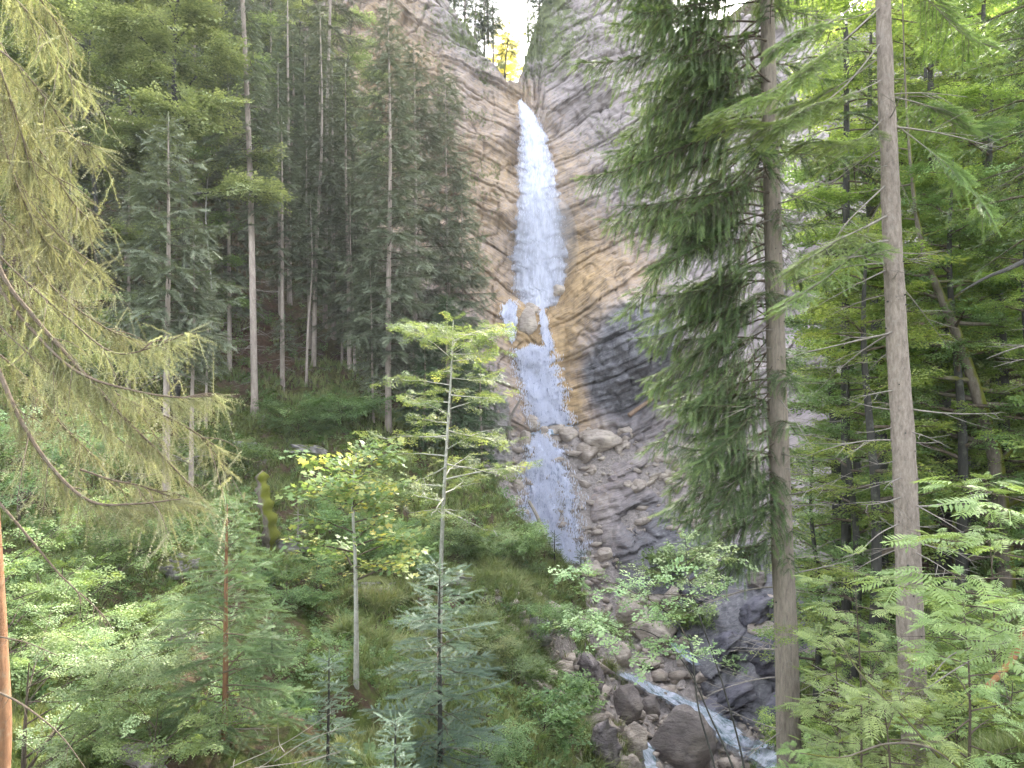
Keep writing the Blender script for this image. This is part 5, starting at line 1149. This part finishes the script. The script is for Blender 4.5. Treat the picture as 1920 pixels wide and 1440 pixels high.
# rowans in the right foreground
def rowan(loc, seed, pts, limbs, lb, ss, nspray=10, mat='rowan', tr=.02):
    kit = broadleaf(seed, pts, tr, limbs, PINN, ss, nspray, flat=.22, sub=3, jit=.03); put_tree(kit, 'rowan', lb, 'rowan tree', loc, ('twig', 'twig', mat))
b = np.array(at(2010, 6.3)); rowan(b, 651, [(0, 0, -.1)] + pxpts([(1990, 1250, 6.2), (1960, 1080, 6), (1930, 930, 6)], b), [(f, math.pi + a, e, L) for f, a, e, L in [(.45, .2, .15, 1.1), (.55, -.1, .1, 1.25), (.65, .35, .1, 1.0), (.72, -.3, .2, 1.0), (.8, .1, .1, .9), (.9, .4, .3, .7), (.97, -.2, .3, .6), (.6, .7, .0, .8), (.4, 0, .0, 1.2), (.5, .1, .2, 1.0)]], 'rowan spray with yellow-green feathery leaves reaching in from the right edge', .30, 12)
for n, (px, Y, top, L, lb, ss) in enumerate([(1600, 9.5, 1040, .75, 'rowan bush between the two big stems', .27), (1560, 12, 1180, .8, 'low rowan bush at the foot of the slope between the stems', .27), (1800, 8, 1080, .7, 'feathery rowan shoot right of the bare-stemmed spruce', .24), (1650, 7.5, 1290, .6, 'rowan shoot at the bottom edge before the bare stem', .24), (1850, 10, 900, .9, 'taller rowan behind the feathery spray at the right', .28), (1500, 10.5, 1390, .5, 'small rowan shoot at the foot of the large spruce', .24)]):
    b = np.array(at(px, Y)); h_ = zpix(top, Y) - b[2]; rowan(b, 655 + n, [(0, 0, -.1), (.04, 0, h_ * .5), (-.03, 0, h_)], ring_limbs(655 + n, 16, .1, .97, L, L * .6, .3, .3), lb, ss, 10)
# the open whitebeam shrub in the middle, long dark stems
Yw = 9.5; b = np.array(at(1385, Yw)) if False else np.array(P(1395, 1520, Yw)); b[2] = min(b[2], float(gz(b[0], b[1]))) 
for n, (pts, lb) in enumerate([([(1400,1470,9.5),(1360,1300,9.5),(1310,1150,9.5),(1290,1080,9.5),(1285,1010,9.5)], 'thin dark-stemmed shrub with pale leaves before the stream, straightest stem'), ([(1345,1470,9.3),(1310,1330,9.3),(1290,1200,9.3),(1225,1130,9.3),(1110,1080,9.2)], 'thin-stemmed shrub arching left with sparse pale leaves'), ([(1385,1480,9.1),(1330,1340,9.1),(1280,1240,9.1),(1200,1180,9.1),(1080,1200,9)], 'lowest arching shrub with sparse leaves over the mossy spur edge')]):
    b = np.array(P(*pts[0])); b[2] = float(gz(b[0], b[1])) - .1; tp = [(0, 0, 0)] + pxpts(pts, b); rr2 = np.random.default_rng(670 + n)
    lim = [(rr2.uniform(.6, .98), rr2.uniform(0, 6.28), rr2.normal(.2, .35), rr2.uniform(.3, .8)) for q in range(11)]
    kit = broadleaf(670 + n, tp, .016, lim, ROUND, .21, 4, flat=.3, sub=2, jit=.04); put_tree(kit, 'whitebeam_shrub', lb, 'shrub', b, ('barkDark', 'twig', 'bright2'))
# shrubs behind the whitebeam and on the right slope
SR = [(1260,52,70,70,'small shrub rooted at the foot of the scree',682,'herb'),(1310,47,60,60,'leafy shrub overhanging the dark slate bank',683,'beech'),(1400,43.5,80,90,'pale shrub on the slate bank left of the large spruce stem',684,'bright2'),
      (1560,18,220,280,'green shrub at the edge of the right slope',685,'bright'),(1620,14,240,240,'herby shrub on the slope between the big stems',686,'bright'),(1780,10,260,180,'low green shrub right of the bare stem foot',687,'bright'),(1880,9.5,240,200,'leafy shrub at the bottom right corner',688,'bright'),(1700,16,240,300,'mid-height shrub behind the bare-stemmed spruce',689,'beech'),(1870,13,240,260,'darker shrub under the right-edge beeches',690,'bright'),
      (1010,33,120,110,'bushy willow on the flank of the spur under the grass',691,'herb'),(1060,31,70,70,'leafy shrub at the brink over the stream',692,'beech'),(900,20,130,90,'low leafy shrub right of the silver fir',693,'herb'),(1020,24,120,110,'grey-green shrub near the bottom centre',694,'herb'),(860,38,110,60,'small dark shrub on the crest of the spur left of the lowest cascade',710,'herb'),(960,40,90,60,'low grey-green shrub amid the grass above the layered outcrop',711,'beech'),(880,27,130,80,'yellow-green shrub halfway down the spur flank',712,'beech_yel'),(960,28,120,80,'brown-tinted low shrub on the spur flank',713,'herb'),(760,33,130,80,'dense little shrub left of the white stem of the young beech',714,'herb'),(540,27,120,70,'small leafy shrub under the young maple',695,'herb'),(640,44,150,60,'green shrub at the foot of the wood left of the slim spruce',696,'herb'),
      (560,43,150,60,'leafy shrub below the thin grey pole',697,'herb'),(680,33,150,110,'dark leafy shrub behind the young maple',698,'herb'),(420,37,140,70,'small shrub beneath the mossy-rock spruce',699,'herb')]
for px, Y, w, h_, lb, sd_, mt in SR: shrub(px, Y, w, h_, lb, sd_, ('twig', 'twig', mt), tpl=ROUND if sd_ in (681, 682, 684, 692, 694) else BEECHN, n=14, nspray=14 if Y < 25 else 9, ss=max(.34, .024 * Y))
# dead wood in the foreground
stick('dead_branch', [P(1990, 455, 11), P(1900, 500, 11), P(1850, 520, 11), P(1800, 548, 11)], .05, .01, 'barkDark', 'dark bare branch slanting in from the right edge', 'dead branch')
stick('rotten_log', [P(1925, 1180, 9.3), P(1895, 1240, 9.2), P(1850, 1290, 9.1)], .05, .035, 'woodOrange', 'orange-brown rotten stem leaning at the lower right', 'log')
stick('arched_twig', [P(1740, 1290, 8), P(1800, 1250, 8), P(1850, 1230, 8), P(1880, 1280, 8)], .008, .003, 'twigGrey', 'pale arched twig above the bottom right corner', 'twig', 'dry twigs in the right foreground')
stick('arched_twig', [P(1745, 1270, 8.4), P(1790, 1225, 8.4), P(1860, 1218, 8.4), P(1925, 1235, 8.4)], .008, .003, 'twigGrey', 'long pale twig arching just right of the bare stem', 'twig', 'dry twigs in the right foreground')
stick('mossy_branch', [P(1800, 1440, 7), P(1740, 1400, 7), P(1660, 1395, 7), P(1580, 1420, 7), P(1500, 1412, 7)], .016, .005, 'barkMoss', 'dark mossy branch lying across the foot of the bare stem', 'dead branch')
stick('mossy_branch', [P(1760, 1420, 7.5), P(1700, 1350, 7.5), P(1620, 1270, 7.5), P(1570, 1200, 7.5)], .017, .005, 'barkMoss', 'mossy branch rising left in front of the bare stem', 'dead branch')
rr = np.random.default_rng(33)
for n in range(7):
    a = np.array(P(rr.uniform(430, 620), rr.uniform(1400, 1450), 11.5)); e = np.array(P(rr.uniform(330, 700), rr.uniform(1330, 1430), 11.5)); stick('dry_twig', [a, (a + e) / 2 + rr.normal(0, .08, 3), e], .008, .003, 'twigGrey', ['longest','second','third','fourth','fifth','sixth','last'][n] + ' bare grey twig counted from the left in the bottom-edge tangle', 'twig', 'tangle of dry twigs at the bottom')

# ------------------------------------------------------------------ ferns
fern_me = []
for k in range(2):
    g = Geo(); a = np.arange(9) * .7 + k; stamp_many(g, FERN, np.zeros((9, 3)), frames(np.stack([np.cos(a), np.sin(a), np.full(9, .75)], -1), None, None, .75), None); fern_me.append(g.mesh('fern'))
FN = [(720,1415,13.5,'large pale fern at the bottom edge left of the silver fir'),(600,1240,21,'fern beside the stem foot of the young maple'),(560,1290,19,'fern below left of the young maple'),(250,1130,21,'fern in the shade of the slanting beech shrubs'),(930,1290,26,'fern on the grassy flank right of the silver fir'),(700,1330,16,'fern between silver fir and young maple'),(1560,1400,13,'fern at the foot of the right slope'),(880,1390,16,'fern under the silver fir at its right side'),(480,1100,27,'fern just below the small dead spruce')]
for n, (px, py, Y, lb) in enumerate(FN):
    single('fern', fern_me[n % 2], 'herb', lb, 'fern', tuple(at(px, Y, 0)), (0, 0, n), 'ferns on the slopes')
# ------------------------------------------------------------------ grass, herbs and moss
def scatter(n, Yr, pxr, seed, rockmax=.62, litmax=1.1):
    rr = np.random.default_rng(seed); Y = Yr[0] * (Yr[1] / Yr[0]) ** rr.random(n); px = rr.uniform(*pxr, n); X = (px - 960) / FPX * Y
    r_ = interp(gx, gy, GR, X, Y) + rr.normal(0, .12, n); l_ = interp(gx, gy, GL, X, Y); k = (r_ < rockmax) & (l_ < litmax) & (fbm(X * .35, Y * .35, 0 * X, 2, seed) > -.25)
    X, Y = X[k], Y[k]; return np.stack([X, Y, gz(X, Y) - .02], -1), rr
def upfr(n, rr, sc, tilt=.25):
    D = rr.normal(0, 1, (n, 3)) * [1, 1, 0]; D = norm(D); U = norm(np.array([0, 0, 1.0]) + rr.normal(0, tilt, (n, 3))); D = norm(D - (D * U).sum(1)[:, None] * U); Sd = np.cross(U, D)
    return np.stack([D, Sd, U], -1) * sc[:, None, None]
p, rr = scatter(85000, (8, 62), (-250, 2150), 61, .6, .75); g = Geo(); sc = (.26 + .009 * p[:, 1]) * rr.uniform(.6, 1.3, len(p)); stamp_many(g, TUFT, p, upfr(len(p), rr, sc), np.clip(rr.normal(.45, .2, len(p)) + .25 * fbm(p[:, 0] * .4, p[:, 1] * .4, 0, 2, 3), 0, 1), rr)
setting('grass', g.mesh('grass'), 'grass', 'stuff', 'tufted grass covering the spur and slopes')
LT = [tpl_tuft(12, 190 + i, .035, 1.15, 4) for i in range(3)]
p, rr = scatter(15000, (24, 49), (640, 1180), 62, .9, .9); p = p[fbm(p[:, 0] * .55, p[:, 1] * .55, 0, 3, 71) > .05]; g = Geo(); sc = rr.uniform(.45, 1.0, len(p)); stamp_many(g, LT, p, upfr(len(p), rr, sc, .35), np.clip(rr.normal(.55, .2, len(p)) + .35 * fbm(p[:, 0] * .25, p[:, 1] * .25, 0, 2, 3), 0, 1), rr)
setting('long_grass', g.mesh('long_grass'), 'grass', 'stuff', 'long overhanging grass on the crest and flank of the spur')
p, rr = scatter(24000, (8, 62), (-250, 2150), 63, .6, .9); g = Geo(); n = len(p); a = rr.uniform(0, 6.28, n); D = np.stack([np.cos(a), np.sin(a), rr.uniform(.1, .9, n)], -1); sc = (.20 + .012 * p[:, 1]) * rr.uniform(.5, 1.2, n)
stamp_many(g, ROUND + BEECHN[:2], p + [0, 0, .08], frames(D, None, rr.normal(0, .4, n), sc), None, rr); setting('undergrowth', g.mesh('undergrowth'), 'herb', 'stuff', 'low leafy herbs covering the slopes')
# moss cushions near the white rocks
p = []; rr = np.random.default_rng(67)
for px, py, sx, sy, n in [(330, 1005, 60, 30, 700), (345, 1050, 20, 12, 200), (480, 800, 90, 25, 700), (560, 800, 60, 20, 400), (500, 960, 20, 50, 300), (330, 1130, 40, 20, 300)]:
    for a, b_ in zip(rr.normal(px, sx * .5, n), rr.normal(py, sy * .5, n)): p.append(hit(a, b_))
p = np.array(p); g = Geo(); stamp_many(g, [tpl_tuft(14, 5, .12, .9, 2)], p, upfr(len(p), rr, rr.uniform(.12, .3, len(p)), .5), None, rr); setting('moss', g.mesh('moss'), 'moss', 'stuff', 'yellow-green moss cushions on the pale rocks')
# grass and dwarf bushes on the cliff
p = []; tn = []
for px, py, sx, sy, n, tt in [(870,60,40,45,700,.4),(830,170,35,60,700,.3),(880,230,40,40,500,.3),(905,150,15,30,250,.35),(1010,120,26,60,900,.3),(1000,60,18,40,500,.3),(1060,90,40,50,450,.4),(1215,330,50,60,1300,.75),(1160,260,40,30,350,.5),(1180,420,30,20,200,.6),(880,330,40,40,450,.3),(720,330,50,80,700,.35),(660,150,30,90,500,.4),(900,480,25,50,250,.3),(890,740,35,60,450,.4),(800,60,30,40,300,.4),(770,200,30,60,300,.35),(1120,60,50,50,350,.5),(1250,120,60,80,500,.55),(1110,260,18,40,160,.5),(930,330,10,60,140,.4),(1130,330,25,20,160,.5),(1420,1000,50,60,300,.5),(1090,180,20,20,120,.4),(940,130,8,15,160,.6)]:
    for a, b_ in zip(rr.normal(px, sx * .55, n), rr.normal(py, sy * .55, n)):
        q = hit(a, b_)
        if vnoise(q[0] * .7, q[2] * .7, 0, 12) > -.2: p.append(q); tn.append(np.clip(rr.normal(tt, .15), 0, 1))
p = np.array(p); g = Geo(); stamp_many(g, TUFT, p, upfr(len(p), rr, rr.uniform(.25, .6, len(p)), .5), np.array(tn), rr); setting('cliff_grass', g.mesh('cliff_grass'), 'grass', 'stuff', 'grass growing on ledges of the cliff')

# ------------------------------------------------------------------ the moist air of the gorge
bm = bmesh.new(); bmesh.ops.create_cube(bm, size=1); hz = bpy.data.meshes.new('haze'); bm.to_mesh(hz); bm.free()
m, nt, out, N = new_mat('haze_air'); pv = N('ShaderNodeVolumePrincipled'); pv.inputs['Color'].default_value = (.93, .95, 1, 1); pv.inputs['Density'].default_value = .00028; pv.inputs['Anisotropy'].default_value = .2
nt.links.new(pv.outputs[0], out.inputs['Volume']); M['haze'] = m
o = setting('haze', hz, 'haze', 'stuff'); o.location = (0, 84, 30); o.scale = (190, 190, 150)
